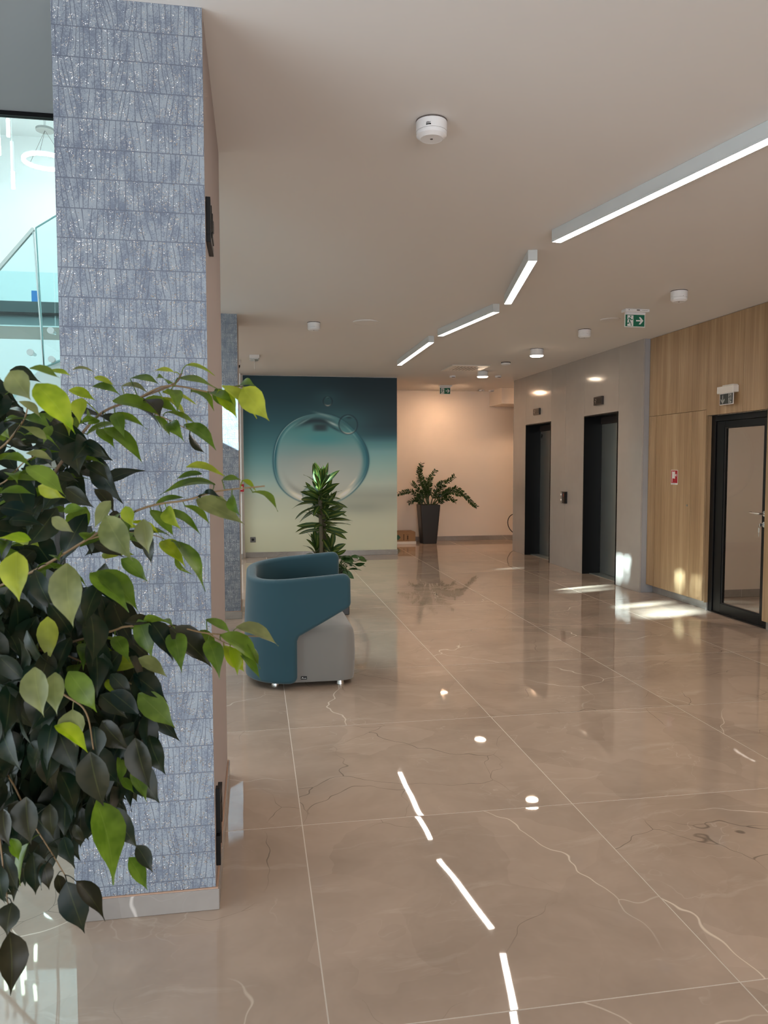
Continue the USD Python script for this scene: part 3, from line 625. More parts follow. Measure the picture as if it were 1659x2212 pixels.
# running man pictogram in a unit square (x right, y up), running to the right
def limb(pts, w): 
    from shapely.geometry import LineString
    return LineString(pts).buffer(w, cap_style=2, join_style=1)
MAN = unary_union([Point(.60, .86).buffer(.085), limb([(.52, .74), (.40, .42)], .085), limb([(.54, .70), (.72, .56), (.93, .60)], .042), limb([(.48, .72), (.24, .70), (.12, .50)], .042), limb([(.44, .44), (.62, .28), (.72, .02)], .052), limb([(.40, .44), (.34, .24), (-.02, .22)], .048)])
ARROW = unary_union([sbox(0, .40, .62, .60), Polygon([(.38, 1.0), (.60, 1.0), (1.0, .5), (.60, .0), (.38, 0), (.66, .5)])])
def exit_plate(par, ox, oy, oz, wd, ht, ux, green, white, flip=False, down=False):
    ux = np.array(ux, float); n = np.cross(ux, [0, 0, 1.])
    put = lambda poly, dep, e, mat, nm: obj(nm, flat(poly, dep, np.array([ox, oy, oz]) + n * e, ux, (0, 0, 1)), mat, par)
    fld = sbox(.007, .007, wd - .007, ht - .007)
    if not down:
        doorp = sbox(.026, .010, .086, ht - .012); man = affinity.translate(affinity.scale(MAN, .062, ht * .82, origin=(0, 0)), .022, .012)
        arr = affinity.translate(affinity.scale(ARROW, .075, ht * .56, origin=(0, 0)), wd - .092, ht * .22)
    else:
        doorp = sbox(wd - .075, .012, wd - .024, ht - .010); man = affinity.translate(affinity.scale(MAN, -.05, ht * .82, origin=(0, 0)), wd - .026, .014)
        arr = affinity.translate(affinity.rotate(affinity.scale(ARROW, .085, .062, origin=(0, 0)), -90, origin=(0, 0)), .020, ht * .84)
    man = man.intersection(fld)
    put(sbox(0, 0, wd, ht), .006, -.006, 'sign_white', 'plate')
    put(fld.difference(doorp.difference(man)).difference(arr), .0012, .0001, green, 'sign_field')
    put(doorp.difference(man), .0012, .0001, white, 'doorway_symbol'); put(arr, .0012, .0001, white, 'arrow_symbol')
def exit_sign(x, y, label, rz=0.0, extra=False):
    t = thing('exit_sign', label, 'exit sign', (x, y, cz), rz, 'ceiling exit signs with an arrow')
    obj('housing', rbx(-.115, .125, -.05, .04, -.026, -.0005, .003), 'fixture', t)
    obj('plate_holder', rbx(-.095, .105, -.012, .008, -.040, -.026, .002), 'fixture', t)
    if extra: obj('housing_print', cat_([bx(-.085, -.078, -.0512, -.0498, -.016, -.009), bx(-.005, .025, -.0512, -.0498, -.017, -.008), bx(.05, .105, -.0512, -.0498, -.014, -.012)]), 'joint', t)
    exit_plate(t, -.1, -.003, -.162, .205, .122, (1, 0, 0), 'sign_green', 'sign_white')
exit_sign(3.545, 6.80, 'bright green exit sign with white arrow hanging before the elevators', 0, True)
exit_sign(3.465, 13.75, 'small far green exit sign hanging in front of the warm corridor wall')
t = thing('exit_sign', 'exit sign seen edge-on under the ceiling left of the mural', 'exit sign', (.02, 10.42, cz), math.pi / 2)
obj('housing', rbx(-.12, .12, -.065, .065, -.045, -.0005, .003), 'fixture', t)
obj('housing_base', rbx(-.11, .11, -.05, .05, -.060, -.045, .002), 'aluminium', t)
exit_plate(t, -.1, -.003, -.185, .205, .122, (1, 0, 0), 'sign_green', 'sign_white')
# wall exit sign above the glass door
t = thing('exit_sign', 'unlit dark exit sign with a down arrow on the oak wall above the glass door', 'exit sign')
obj('housing', cat_([rbx(WX - .062, WX - .0005, 6.645, 6.905, 2.195, 2.262, .004), rbx(WX - .055, WX - .0005, 6.66, 6.83, 2.262, 2.272, .003)]), 'fixture_warm', t)
exit_plate(t, WX - .045, 6.880, 2.083, .215, .112, (0, -1, 0), 'sign_dim', 'sign_dimwhite', down=True)
# dome camera
t = thing('security_camera', 'white dome camera with black lens peeking out beside the second column', 'security camera', (-.215, 10.9, cz))
obj('housing', lathe([(0, -.0005), (.055, -.0005), (.055, -.062), (.045, -.068), (0, -.068)], 32), 'fixture', t)
obj('lens_dome', lathe([(0, -.069), (.04, -.069), (.040, -.085), (.030, -.107), (.015, -.118), (0, -.12)], 32), plain('lens_black', (.008, .008, .009), .1), t)
# red call point on the pilaster, socket on the mural
t = thing('fire_alarm_button', 'red fire alarm call point on the white pilaster', 'call point')
obj('box', rbx(-.265, -.165, 12.385, 12.4295, 1.085, 1.205, .006), 'red', t)
obj('pad', rbx(-.245, -.185, 12.382, 12.3855, 1.12, 1.17, .001), 'sign_white', t)
t = thing('power_socket', 'grey square wall socket low on the mural', 'socket', (-.035, MY, .293))
obj('plate', rbx(-.043, .043, -.012, -.0005, -.043, .043, .003), plain('grey_socket', (.16, .155, .15), .4), t)
cc = lathe([(0, 0), (.021, 0), (.021, .004), (0, .004)], 24); cc.apply_transform(trimesh.transformations.rotation_matrix(np.pi / 2, [1, 0, 0])); cc.apply_translation([0, -.0115, 0]); obj('socket_well', cc, 'black', t)

# ------------------------------------------------------------------ glass partition and stair hall
win = thing('window_1', 'frameless glass partition between lobby and stair hall', None, **S)
for k in range(2):
    obj('glass_pane', bx(-.605 - .92 * (k + 1) + .002, -.605 - .92 * k - .002, 3.444, 3.456, .012, cz - .018), 'glass_part', win)
obj('top_rail', bx(-2.45, -.603, 3.436, 3.464, cz - .018, cz - .0005), 'black', win)
obj('bottom_rail', bx(-2.45, -.603, 3.438, 3.462, .0, .012), 'aluminium', win)
def holes_wall(name, poly, depth, origin, ux, uy, label): return obj(name, flat(poly, depth, origin, ux, uy), 'atrium', label=label, **S)
D_ = np.array([.85, .26, -.42]); FX = -7.2
wall = sbox(3.4, 0, 17, 8.0)
hits = [((3.90, 8.86, 0), .24, .32), ((3.92, 8.58, 0), .07, .26), ((4.10, 7.58, 0), .18, .26), ((4.12, 7.10, 0), .26, .30), ((4.12, 7.33, 0), .09, .30), ((3.62, 10.6, 0), .05, .16),
        ((-.30, 7.59, 1.75), .30, .34), ((4.46, 8.84, .28), .06, .40), ((4.46, 8.64, .34), .07, .14), ((4.46, 8.66, .18), .05, .10), ((4.54, 7.60, .28), .05, .22), ((4.54, 7.28, .32), .035, .08), ((4.54, 7.30, .22), .04, .08)]
for (p, wy, wz) in hits:
    t_ = (p[0] - FX) / D_[0]; y0, z0 = p[1] - D_[1] * t_, p[2] - D_[2] * t_
    wall = wall.difference(sbox(y0 - wy / 2, z0 - wz / 2, y0 + wy / 2, z0 + wz / 2))  # added opening, traced back along the sun from the patch it lights
holes_wall('wall_atrium_left', wall, .04, (FX, 0, 0), (0, 1, 0), (0, 0, 1), 'outer wall of the stair hall with unseen openings added to shape the sun patches')
obj('wall_atrium_back', bx(-7.3, -.6, 16.5, 16.7, 0, 8), 'atrium', label='bright white end wall of the stair hall', **S)
obj('wall_atrium_front', cat_([bx(-7.3, -2.46, 3.40, 3.48, 0, 8), bx(-2.46, -.6, 3.40, 3.47, cz + .301, 8)]), 'atrium', label='stair hall wall over the lobby ceiling', **S)
obj('wall_atrium_right', bx(-.74, -.602, 12.64, 16.5, 0, cz), 'atrium', label='stair hall side wall beyond the mural', **S)
obj('ceiling_atrium', bx(-7.3, -.6, 3.4, 16.7, 8.0, 8.2), 'atrium', label='high white ceiling of the stair hall', **S)
up = thing('floor_upper', 'upper floor edge in the stair hall with white fascia', None, **S)
obj('slab', bx(-7.0, -1.2, 11.0, 12.1, 3.36, 3.52), 'atrium', up)
obj('edge_trim', bx(-7.0, -1.2, 10.97, 10.999, 3.515, 3.545), 'dark_plastic', up)
obj('edge_band', bx(-7.0, -1.2, 10.985, 10.998, 3.546, 3.69), 'concrete', up)
t = thing('glass_balustrade', 'glass balustrade along the upper floor edge in the stair hall', 'balustrade')
for k in range(4): obj('glass_pane', bx(-6.8 + 1.4 * k + .005, -6.8 + 1.4 * (k + 1) - .005, 10.955, 10.967, 3.37, 4.07), 'glass_stair', t)
obj('blue_film', bx(-2.98, -2.87, 11.3, 11.32, 3.70, 3.90), 'blue_film', None, label='small blue panel standing on the upper floor of the stair hall', cat='panel')
st = thing('staircase', 'white staircase with frameless glass balustrade seen through the partition', 'staircase')
SY = 6.5
sgm = Polygon([(-3.2, .35), (-1.1, 2.06), (-1.1, 2.36), (-1.52, 2.355), (-1.66, 2.285), (-3.2, .75)])
obj('stringer', flat(sgm, .09, (0, SY + .11, 0), (1, 0, 0), (0, 0, 1)), 'atrium', st)
obj('soffit', flat(Polygon([(-3.2, .45), (-1.1, 2.06), (-1.1, 2.10), (-3.2, .50)]), .5, (0, SY + .61, 0), (1, 0, 0), (0, 0, 1)), 'concrete', st)
for k in range(9): obj('step', rbx(-3.1 + .21 * k, -2.86 + .21 * k, SY + .14, SY + 1.2, .62 + .172 * k, .79 + .172 * k, .004), 'atrium', st)
g1 = Polygon([(-3.0, 1.78), (-1.690, 3.358), (-1.640, 2.31), (-3.0, .70)])
g2 = Polygon([(-1.668, 3.372), (-1.10, 3.75), (-1.10, 2.52), (-1.636, 2.285)])
p1 = obj('glass_panel', flat(g1, .012, (0, SY + .012, 0), (1, 0, 0), (0, 0, 1)), 'glass_stair', st)
p2 = obj('glass_panel', flat(g2, .012, (0, SY + .012, 0), (1, 0, 0), (0, 0, 1)), 'glass_stair', st)
from shapely.geometry import LineString
obj('panel_edge', flat(LineString([(-1.10, 3.75), (-1.668, 3.372), (-1.636, 2.285), (-1.10, 2.52)]).buffer(.004), .014, (0, SY + .013, 0), (1, 0, 0), (0, 0, 1)), 'glass_edge', st)
obj('panel_edge', flat(LineString([(-1.690, 3.358), (-1.640, 2.31)]).buffer(.005), .014, (0, SY + .013, 0), (1, 0, 0), (0, 0, 1)), 'atrium', st)
obj('handrail', flat(LineString([(-3.0, 1.78), (-1.690, 3.358)]).buffer(.012), .03, (0, SY + .02, 0), (1, 0, 0), (0, 0, 1)), 'chrome', st)
for (sx, sz) in ((-1.573, 2.574), (-1.572, 2.349), (-1.73, 2.40), (-1.28, 2.72), (-1.28, 2.5)):
    c_ = trimesh.creation.cylinder(.026, .03, sections=24); c_.apply_transform(trimesh.transformations.rotation_matrix(np.pi / 2, [1, 0, 0])); c_.apply_translation([sx, SY - .016, sz]); obj('standoff', c_, 'fixture', st)
    c_ = trimesh.creation.cylinder(.014, .1, sections=16); c_.apply_transform(trimesh.transformations.rotation_matrix(np.pi / 2, [1, 0, 0])); c_.apply_translation([sx, SY + .06, sz]); obj('standoff_pin', c_, 'fixture', st)
t = thing('understair_cupboard', 'dark grey cupboard under the stairs behind the fig leaves', 'cupboard')
und = Polygon([(-2.45, 0), (-1.1, 0), (-1.1, 2.0), (-1.50, 1.72), (-2.45, .93)])
obj('front', flat(und, .3, (0, SY + 1.6, 0), (1, 0, 0), (0, 0, 1)), 'dark_wall', t)
obj('door_gap', bx(-1.80, -1.795, SY + 1.294, SY + 1.299, .05, 1.4), 'black', t)
obj('post', rbx(-1.90, -1.81, SY + 1.25, SY + 1.298, 0, 1.55, .004), 'black', t)
# ring pendant
ry, rc = 15.4, at(99, 350, 15.4)
t = thing('ring_pendant', 'glowing ring pendant lamp hanging high in the stair hall', 'pendant lamp', tuple(rc))
obj('ring', lathe([(.40, .0), (.40, .05), (.365, .05), (.365, 0), (.40, 0)], 56), 'aluminium', t)
obj('diffuser', lathe([(.41, -.02), (.41, .03), (.401, .032), (.401, -.002), (.364, -.002), (.364, .03), (.355, .03), (.355, -.02), (.41, -.02)], 56), 'ring_glow', t)
obj('canopy', lathe([(0, .60), (.16, .60), (.16, .56), (0, .56)], 36), 'concrete', t)
obj('cable', cat_([tube([(.38 * math.cos(a), .38 * math.sin(a), .04), (0, 0, .57)], .003, 5) for a in (.5, 2.6, 4.7)]), 'black_soft', t)
obj('canopy_stem', bx(-.02, .02, -.02, .02, .60, 8.0 - rc[2]), 'fixture', t)
# tube chandelier
cc_ = at(2, 320, 11.0)
t = thing('tube_chandelier', 'cluster of glowing tube pendants hanging in the stair hall at the left edge', 'chandelier', (cc_[0] - .25, 11.0, 8.0))
obj('canopy', lathe([(0, -.0005), (.5, -.0005), (.5, -.06), (0, -.06)], 40), 'fixture', t)
r2 = np.random.default_rng(5)
for k in range(16):
    a, rr = k * 2.4, .46 * math.sqrt((k + .5) / 16); x, y = rr * math.cos(a), rr * math.sin(a); zt_ = -1.5 - r2.uniform(0, .8)
    tb = obj('tube', tube([(x, y, zt_), (x, y, zt_ - .38)], .022, 12), 'fixture', t)
    obj('glow_tip', tube([(x, y, zt_ - .381), (x, y, zt_ - .60)], .024, 12), 'tube_glow', tb)
    obj('cord', tube([(x, y, -.06), (x, y, zt_)], .003, 5), 'aluminium', tb)

# ------------------------------------------------------------------ armchair
def armchair():
    t = thing('armchair', 'teal tub armchair with light grey seat on metal feet', 'armchair')
    X0, X1, Y0, Y1, RC = -.005, .635, 5.135, 5.865, .26    # outer plan of the shell, open to +X
    yc = (Y0 + Y1) / 2
    pts = [(X1, Y0), (X0 + RC, Y0)] + [(X0 + RC - RC * math.sin(a), Y0 + RC - RC * math.cos(a)) for a in np.linspace(0, np.pi / 2, 14)[1:]]
    pts += [(X0, Y1 - RC)] + [(X0 + RC - RC * math.cos(a), Y1 - RC + RC * math.sin(a)) for a in np.linspace(0, np.pi / 2, 14)[1:]] + [(X1, Y1)]
    pts = np.array(pts); seg = np.linalg.norm(np.diff(pts, axis=0), axis=1); cum = np.r_[0, np.cumsum(seg)]; LT = cum[-1]
    def plan(s):
        p = np.stack([np.interp(s, cum, pts[:, k]) for k in (0, 1)], -1); e = .02
        q = np.stack([np.interp(np.clip(s + e, 0, LT), cum, pts[:, k]) - np.interp(np.clip(s - e, 0, LT), cum, pts[:, k]) for k in (0, 1)], -1)
        q /= np.linalg.norm(q, axis=-1, keepdims=True); return p, np.stack([-q[:, 1], q[:, 0]], -1)      # outward normal is -this side
    n_s = X1 - .27
    # unrolled outline (s, z): near tip at s=0, far tip at s=LT
    ztn, ztf, zb = .775, .845, .042
    top = [(0, ztn), (.30, ztn - .022), (.62, ztn - .035), (LT * .5, .765), (LT - .62, .790), (LT - .30, ztf - .025), (LT, ztf)]
    top = [tuple(p) for p in smooth_path(np.array(top), 5)]
    out = [(0, .555)] + top + [(LT, .60), (LT - n_s - .01, .375), (LT - n_s, .34), (LT - n_s, zb), (n_s, zb), (n_s, .335), (n_s - .012, .365)]
    P = Polygon(out).buffer(-.05).buffer(.05).buffer(.02).buffer(-.02)
    ring = np.array(P.exterior.segmentize(.018).coords)[:-1]
    if P.exterior.is_ccw is False: ring = ring[::-1]
    tg = np.roll(ring, -1, 0) - np.roll(ring, 1, 0); tg /= np.linalg.norm(tg, axis=1, keepdims=True); inn = np.stack([-tg[:, 1], tg[:, 0]], -1)
    T, rr = .072, .026; layers = []
    for a in np.linspace(0, np.pi / 2, 5): layers.append((rr * (1 - math.sin(a)), rr * (1 - math.cos(a))))
    layers += [(b, T - c) for b, c in layers[::-1]]
    def to3(sz, dep):
        s, z = sz[:, 0], sz[:, 1]; p, n = plan(np.clip(s, 0, LT)); flare = .045 * np.clip((z - .35) / .45, 0, 1) ** 1.3 - .012 * np.exp(-((z - .38) / .18) ** 2)
        back = np.exp(-((s - LT / 2) / .5) ** 4)
        f = flare * (1 - .65 * back); off = (f - dep)
        return np.stack([p[:, 0] - n[:, 0] * off, p[:, 1] - n[:, 1] * off, z], -1)
    V = []; Fc = []; n = len(ring)
    for k, (ins, dep) in enumerate(layers): V.append(to3(ring + inn * ins, np.full(n, dep)))
    for k in range(len(layers) - 1):
        for j in range(n):
            a, b = k * n + j, k * n + (j + 1) % n; Fc += [(a, b + n, b), (a, a + n, b + n)]
    base = len(layers) * n
    for side in (0, 1):
        rg_ = ring + inn * rr; poly = Polygon(rg_); dep = 0 if side == 0 else T
        gxs, gys = np.meshgrid(np.arange(0, LT, .035), np.arange(0, .9, .035)); gp = np.stack([gxs.ravel(), gys.ravel()], -1)
        inside = poly.buffer(-.014); gp = gp[[inside.contains(Point(q)) for q in gp]]
        allp = np.vstack([rg_, gp]); tri = Delaunay(allp).simplices
        cen = allp[tri].mean(1); keep = np.array([poly.contains(Point(q)) for q in cen]); tri = tri[keep]
        o2 = sum(len(v) for v in V); V.append(to3(allp, np.full(len(allp), dep)))
        v3 = V[-1]
        for q in tri: Fc.append(tuple(int(i) + o2 for i in q))
    m_ = trimesh.Trimesh(np.vstack(V), Fc, process=False); m_.merge_vertices(digits_vertex=5); trimesh.repair.fix_normals(m_)
    sh = obj('shell', m_, 'teal', t, smooth=50)
    # seam on the inner face
    # seat: rounded block filling the shell and ending in a bulging front
    foot = sbox(.075, Y0 + .004, .672, Y1 - .004).buffer(-.10).buffer(.10)
    lv = [(.040, .030), (.006, .034), (0, .06), (-.006, .20), (-.002, .33), (.004, .365), (.014, .386), (.032, .402), (.06, .413), (.12, .424), (.2, .432)]
    Vs, N_ = [], 120
    base_ = foot.exterior
    for ins, z in lv:
        q = foot.buffer(-ins, join_style=1) if ins > 0 else foot.buffer(-ins)
        e = q.exterior; c0 = np.array([.38, yc]); rays = np.linspace(0, 2 * np.pi, N_, endpoint=False); R_ = []
        for a in rays:
            ln = LineString([c0, c0 + 3 * np.array([math.cos(a), math.sin(a)])]).intersection(e); pt = ln if ln.geom_type == 'Point' else ln.geoms[0]; R_.append((pt.x, pt.y))
        Vs.append(np.c_[np.array(R_), np.full(N_, z)])
    Vv = np.vstack(Vs + [np.array([[.38, yc, .03], [.38, yc, .437]])]); Fs = []; K = len(lv)
    for k in range(K - 1):
        for j in range(N_):
            a, b = k * N_ + j, k * N_ + (j + 1) % N_; Fs += [(a, b, b + N_), (a, b + N_, a + N_)]
    for j in range(N_): Fs += [(K * N_, (j + 1) % N_, j), (K * N_ + 1, (K - 1) * N_ + j, (K - 1) * N_ + (j + 1) % N_)]
    Vv[:, 2] += np.where(Vv[:, 2] > .3, -.02 * np.clip((.30 - Vv[:, 0]) / .3, 0, 1), 0)
    obj('seat', trimesh.Trimesh(Vv, Fs, process=False), 'seatgrey', t, smooth=50)
    for (fx, fy) in ((.125, 5.225), (.568, 5.185), (.125, 5.775), (.568, 5.8)):
        obj('foot', lathe([(0, 0), (.026, 0), (.027, .006), (.021, .03), (.021, .045), (0, .045)], 28, (fx, fy, 0)), 'chrome', t)
    tg_ = obj('maker_tag', rbx(.295, .336, Y0 - .0065, Y0 - .001, .057, .077, .001), 'black', t)
    sq = unary_union([LineString([(.004, .006), (.008, .014), (.012, .013), (.008, .009)]).buffer(.0011), sbox(.010, .005, .034, .0072), sbox(.028, .0072, .033, .0085)])
    obj('tag_stroke', flat(sq, .0004, (.297, Y0 - .0064, .0585), (1, 0, 0), (0, 0, 1)), 'fixture', tg_)
    return t
armchair()

# ------------------------------------------------------------------ leaves
def blade(base, tip, nrm, width, bend=.0, fold=.25, segs=8, shape='fig', wave=0.0, ph=0.0):
    """A leaf from base to tip; nrm is its upper side; bend lifts the middle along nrm (fraction of the length)."""
    base, tip = np.asarray(base, float), np.asarray(tip, float); ax = tip - base; Ln = np.linalg.norm(ax); ax /= Ln
    nrm = np.asarray(nrm, float); nrm = nrm - ax * (nrm @ ax); nn = np.linalg.norm(nrm); nrm = nrm / nn if nn > 1e-6 else np.cross(ax, [1., 0, 0]); sd = np.cross(ax, nrm)
    s = np.linspace(0, 1, segs + 1)
    if shape == 'fig': w = np.interp(s, [0, .06, .18, .38, .58, .74, .85, .92, 1], [.05, .42, .84, 1, .80, .40, .15, .06, .0])
    elif shape == 'strap': w = np.interp(s, [0, .15, .4, .65, .85, 1], [.42, .62, .95, .9, .5, .0])
    else: w = np.interp(s, [0, .12, .35, .6, .85, 1], [.12, .6, 1, .92, .5, .0])
    mid = base + np.outer(s * Ln, ax) + np.outer(bend * Ln * 4 * s * (1 - s), nrm); hw = .5 * width * w
    wav = wave * Ln * np.sin(s * 9 + ph)
    Lf = mid + np.outer(-hw, sd) + np.outer(hw * fold + wav, nrm); Rg = mid + np.outer(hw, sd) + np.outer(hw * fold - wav, nrm)
    V = np.stack([Lf, mid, Rg], 1).reshape(-1, 3); uv = np.stack([np.stack([0 * s, s], -1), np.stack([0 * s + .5, s], -1), np.stack([0 * s + 1, s], -1)], 1).reshape(-1, 2)
    Fc = []
    for i in range(segs):
        for j in range(2):
            a = i * 3 + j; Fc += [(a, a + 1, a + 4), (a, a + 4, a + 3)]
    return V, np.array(Fc), uv
def join(parts):
    V, Fc, U, k = [], [], [], 0
    for v, f, u in parts: V.append(v); Fc.append(f + k); U.append(u); k += len(v)
    return (np.vstack(V), np.vstack(Fc)), np.vstack(U)
def tube_part(pts, r, n=5):
    m_ = tube(pts, r, n); return np.array(m_.vertices), np.array(m_.faces), np.tile([[.2, .5]], (len(m_.vertices), 1))

# ------------------------------------------------------------------ dracaena beside the armchair
def dracaena():
    r = np.random.default_rng(21)
    t = thing('dracaena', 'tall striped dracaena with stacked leaf heads in a dark planter behind the armchair', 'potted plant')
    px, py = .72, 7.80
    obj('pot', cat_([rbx(px - .21, px + .21, py - .21, py + .21, 0, .40, .006), rbx(px - .216, px + .216, py - .216, py - .19, .385, .425, .004), rbx(px - .216, px + .216, py + .19, py + .216, .385, .425, .004), rbx(px - .216, px - .19, py - .19, py + .19, .385, .425, .004), rbx(px + .19, px + .216, py - .19, py + .19, .385, .425, .004)]), 'pot', t)
    obj('soil', bx(px - .189, px + .189, py - .189, py + .189, .3995, .405), 'soil', t)
    canes = [[(.66, 7.76, .40), (.665, 7.76, .8), (.655, 7.77, 1.22)], [(.70, 7.82, .40), (.705, 7.83, .7), (.695, 7.82, 1.0)], [(.63, 7.85, .40), (.625, 7.85, .5), (.62, 7.84, .62)], [(.76, 7.78, .40), (.765, 7.78, .52), (.765, 7.78, .62)]]
    for c in canes: obj('cane', tube(smooth_path(c, 5), .021, 9), 'cane', t)
    heads = [((.655, 7.77), 1.06, 1.30, 42, .30, 1.0), ((.695, 7.82), .84, 1.12, 40, .30, .95), ((.62, 7.84), .50, .66, 20, .24, .9), ((.765, 7.78), .50, .66, 18, .25, .9)]
    for (hx, hy_), z0, z1, n, Ln, upw in heads:
        for k in range(n):
            f = k / (n - 1); a = k * 2.399 + r.uniform(-.25, .25); el = (-.25 + 1.55 * f ** 1.1) * upw + r.uniform(-.38, .38)
            if f > .90: el = r.uniform(1.1, 1.4)
            b = np.array([hx, hy_, z0 + (z1 - z0) * f]); l = Ln * r.uniform(.70, 1.05) * (1 - .05 * f)
            dr = np.array([math.cos(a) * math.cos(el), math.sin(a) * math.cos(el), math.sin(el)]); tip = b + dr * l + np.array([0, 0, -.10 * l * (1 - f)])
            v, f_, u = blade(b + dr * .012, tip, np.array([0, -.55, 1.]) + .55 * r.normal(size=3), .060 * r.uniform(.8, 1.15), .10 * r.uniform(.5, 1.4), .18, 8, 'strap', .008, r.uniform(0, 6))
            obj('leaf', (v, f_), 'leaf_drac', t, smooth=True, uv=u)
    for k in range(17):
        a = r.uniform(-1.5, 1.3); l = r.uniform(.16, .26); b = np.array([.83 + r.uniform(-.07, .04), 7.66 + r.uniform(-.06, .06), .41])
        tip0 = b + np.array([math.cos(a) * l * .7, math.sin(a) * l * .5 - .04, r.uniform(.02, .20)]); mid = (b + tip0) / 2 + [0, 0, .07]
        st_ = smooth_path([b, mid, tip0], 4); dr = np.array([math.cos(a), math.sin(a) * .7, r.uniform(-.7, .2)]); dr /= np.linalg.norm(dr)
        parts = [tube_part(st_, .0028)]; parts.append(blade(tip0, tip0 + dr * r.uniform(.10, .17), np.array([0, 0, 1.]) + .4 * r.normal(size=3), r.uniform(.045, .07), .08, .2, 8, 'oval'))
        mv, u = join(parts); obj('broad_leaf', mv, 'leaf_lily', t, smooth=True, uv=u)
dracaena()

# ------------------------------------------------------------------ ZZ plant in the corridor
def zz():
    r = np.random.default_rng(3)
    t = thing('zz_plant', 'arching dark zz plant in a tall tapered anthracite planter in the corridor', 'potted plant')
    cx, cy, ht = 3.295, 14.36, .745
    def sq(h_, hw, rr=.03): 
        q = np.array(sbox(-hw, -hw, hw, hw).buffer(-rr).buffer(rr, quad_segs=4).exterior.coords)[:-1]; return np.c_[q + [cx, cy], np.full(len(q), h_)]
    rings = [sq(0, .138), sq(.008, .142), sq(ht - .01, .196), sq(ht, .194), sq(ht, .176), sq(ht - .10, .17)]; n = len(rings[0])
    V = np.vstack(rings + [np.array([[cx, cy, 0], [cx, cy, ht - .10]])]); Fc = []
    for k in range(len(rings) - 1):
        for j in range(n):
            a, b = k * n + j, k * n + (j + 1) % n; Fc += [(a, b, b + n), (a, b + n, a + n)]
    for j in range(n): Fc += [(len(V) - 2, (j + 1) % n, j), (len(V) - 1, (len(rings) - 1) * n + j, (len(rings) - 1) * n + (j + 1) % n)]
    pm = trimesh.Trimesh(V, Fc, process=False); trimesh.repair.fix_normals(pm)
    obj('pot', pm, 'pot', t, smooth=35)
    obj('soil', lathe([(0, ht - .06), (.165, ht - .06), (.165, ht - .075), (0, ht - .075)], 24, (cx, cy, 0)), 'soil', t)
    tips = [[(.0, 0), (-.10, .30), (-.22, .62), (-.17, .84)], [(.02, 0), (-.03, .35), (-.14, .66), (-.10, .80)], [(.0, 0), (.02, .30), (.06, .55), (.17, .71)], [(.05, 0), (.16, .22), (.30, .44), (.49, .60)],
            [(.06, 0), (.25, .22), (.55, .36), (.80, .15), (.955, .015)], [(-.06, 0), (-.20, .18), (-.36, .32), (-.60, .28)], [(.04, 0), (.18, .16), (.40, .30), (.62, .25)], [(-.03, 0), (-.12, .20), (-.22, .38), (-.30, .48)], [(.02, 0), (.10, .26), (.22, .46), (.36, .50)],
            [(-.01, 0), (-.02, .25), (.0, .45), (.03, .58)], [(.07, 0), (.22, .10), (.42, .18), (.56, .12)], [(-.05, 0), (-.16, .12), (-.26, .16), (-.36, .10)]]
    nl = 0
    for q, tp in enumerate(tips):
        dy = r.uniform(-.18, .20) if q not in (5,) else -.05; K = len(tp)
        P3 = smooth_path([(cx + a, cy - .02 + dy * (k / (K - 1)) + r.uniform(-.04, .04) * (k == 0), ht - .065 + b * 1.0) for k, (a, b) in enumerate(tp)], 8)
        s_ = obj('stem', tube(P3, np.linspace(.011, .004, len(P3)), 7), 'stem', t)
        cum = np.r_[0, np.cumsum(np.linalg.norm(np.diff(P3, axis=0), axis=1))]; tot = cum[-1]; nn = int(tot / .043)
        for k in range(nn):
            s = tot * (.30 + .70 * k / max(nn - 1, 1)); p = np.array([np.interp(s, cum, P3[:, j]) for j in range(3)]); p2 = np.array([np.interp(min(s + .02, tot), cum, P3[:, j]) for j in range(3)]); p1 = np.array([np.interp(max(s - .02, 0), cum, P3[:, j]) for j in range(3)])
            tg_ = p2 - p1; tg_ /= np.linalg.norm(tg_); side = np.cross(tg_, [0, -1., .35]); side /= np.linalg.norm(side)
            for sg in (-1, 1):
                dr = side * sg * .85 + tg_ * .6 + r.normal(size=3) * .12; dr /= np.linalg.norm(dr); l = r.uniform(.070, .095) * (1 - .25 * k / nn)
                v, f_, u = blade(p, p + dr * l, np.array([0, -.6, .8]) + r.normal(size=3) * .35, l * .50, .04, .12, 5, 'oval')
                nl += 1
                obj('leaf', (v, f_), 'leaf_zz', t, smooth=True, uv=u) if nl <= 295 else extra.append((v, f_, u))
    if extra: mv, u = join(extra); obj('leaves', mv, 'leaf_zz', t, smooth=True, uv=u, kind='stuff')
extra = []
zz()
t = thing('cardboard_box', 'brown cardboard box on the corridor floor beside the tall planter', 'box')
obj('carton', rbx(2.35, 3.02, 14.24, 14.66, .052, .228, .004), 'card', t)
obj('lid_flap', rbx(2.352, 3.016, 14.245, 14.46, .2285, .233, .001), 'card', t)
obj('print_mark', cat_([bx(2.785, 2.80, 14.2388, 14.2396, .075, .19), bx(2.84, 2.895, 14.2388, 14.2396, .07, .075), bx(2.855, 2.88, 14.2388, 14.2396, .085, .165), bx(2.84, 2.895, 14.2388, 14.2396, .185, .19)]), 'card_print', t)
obj('diamond_mark', flat(Polygon([(0, -.055), (.05, 0), (0, .055), (-.05, 0)]), .001, (2.68, 14.2392, .13), (1, 0, 0), (0, 0, 1)), plain('green_label', (.02, .10, .06), .6), t)
t = thing('flat_package', 'flat white package under the cardboard box', 'package')
obj('sheet_stack', rbx(2.3, 3.03, 14.22, 14.68, 0, .05, .003), 'fixture_warm', t)
hp = [(5.10 + .19 * math.cos(a), 14.30 + .10 * (math.sin(a) + 1), .34 + .195 * math.sin(a)) for a in np.linspace(0, 2 * np.pi, 40)]
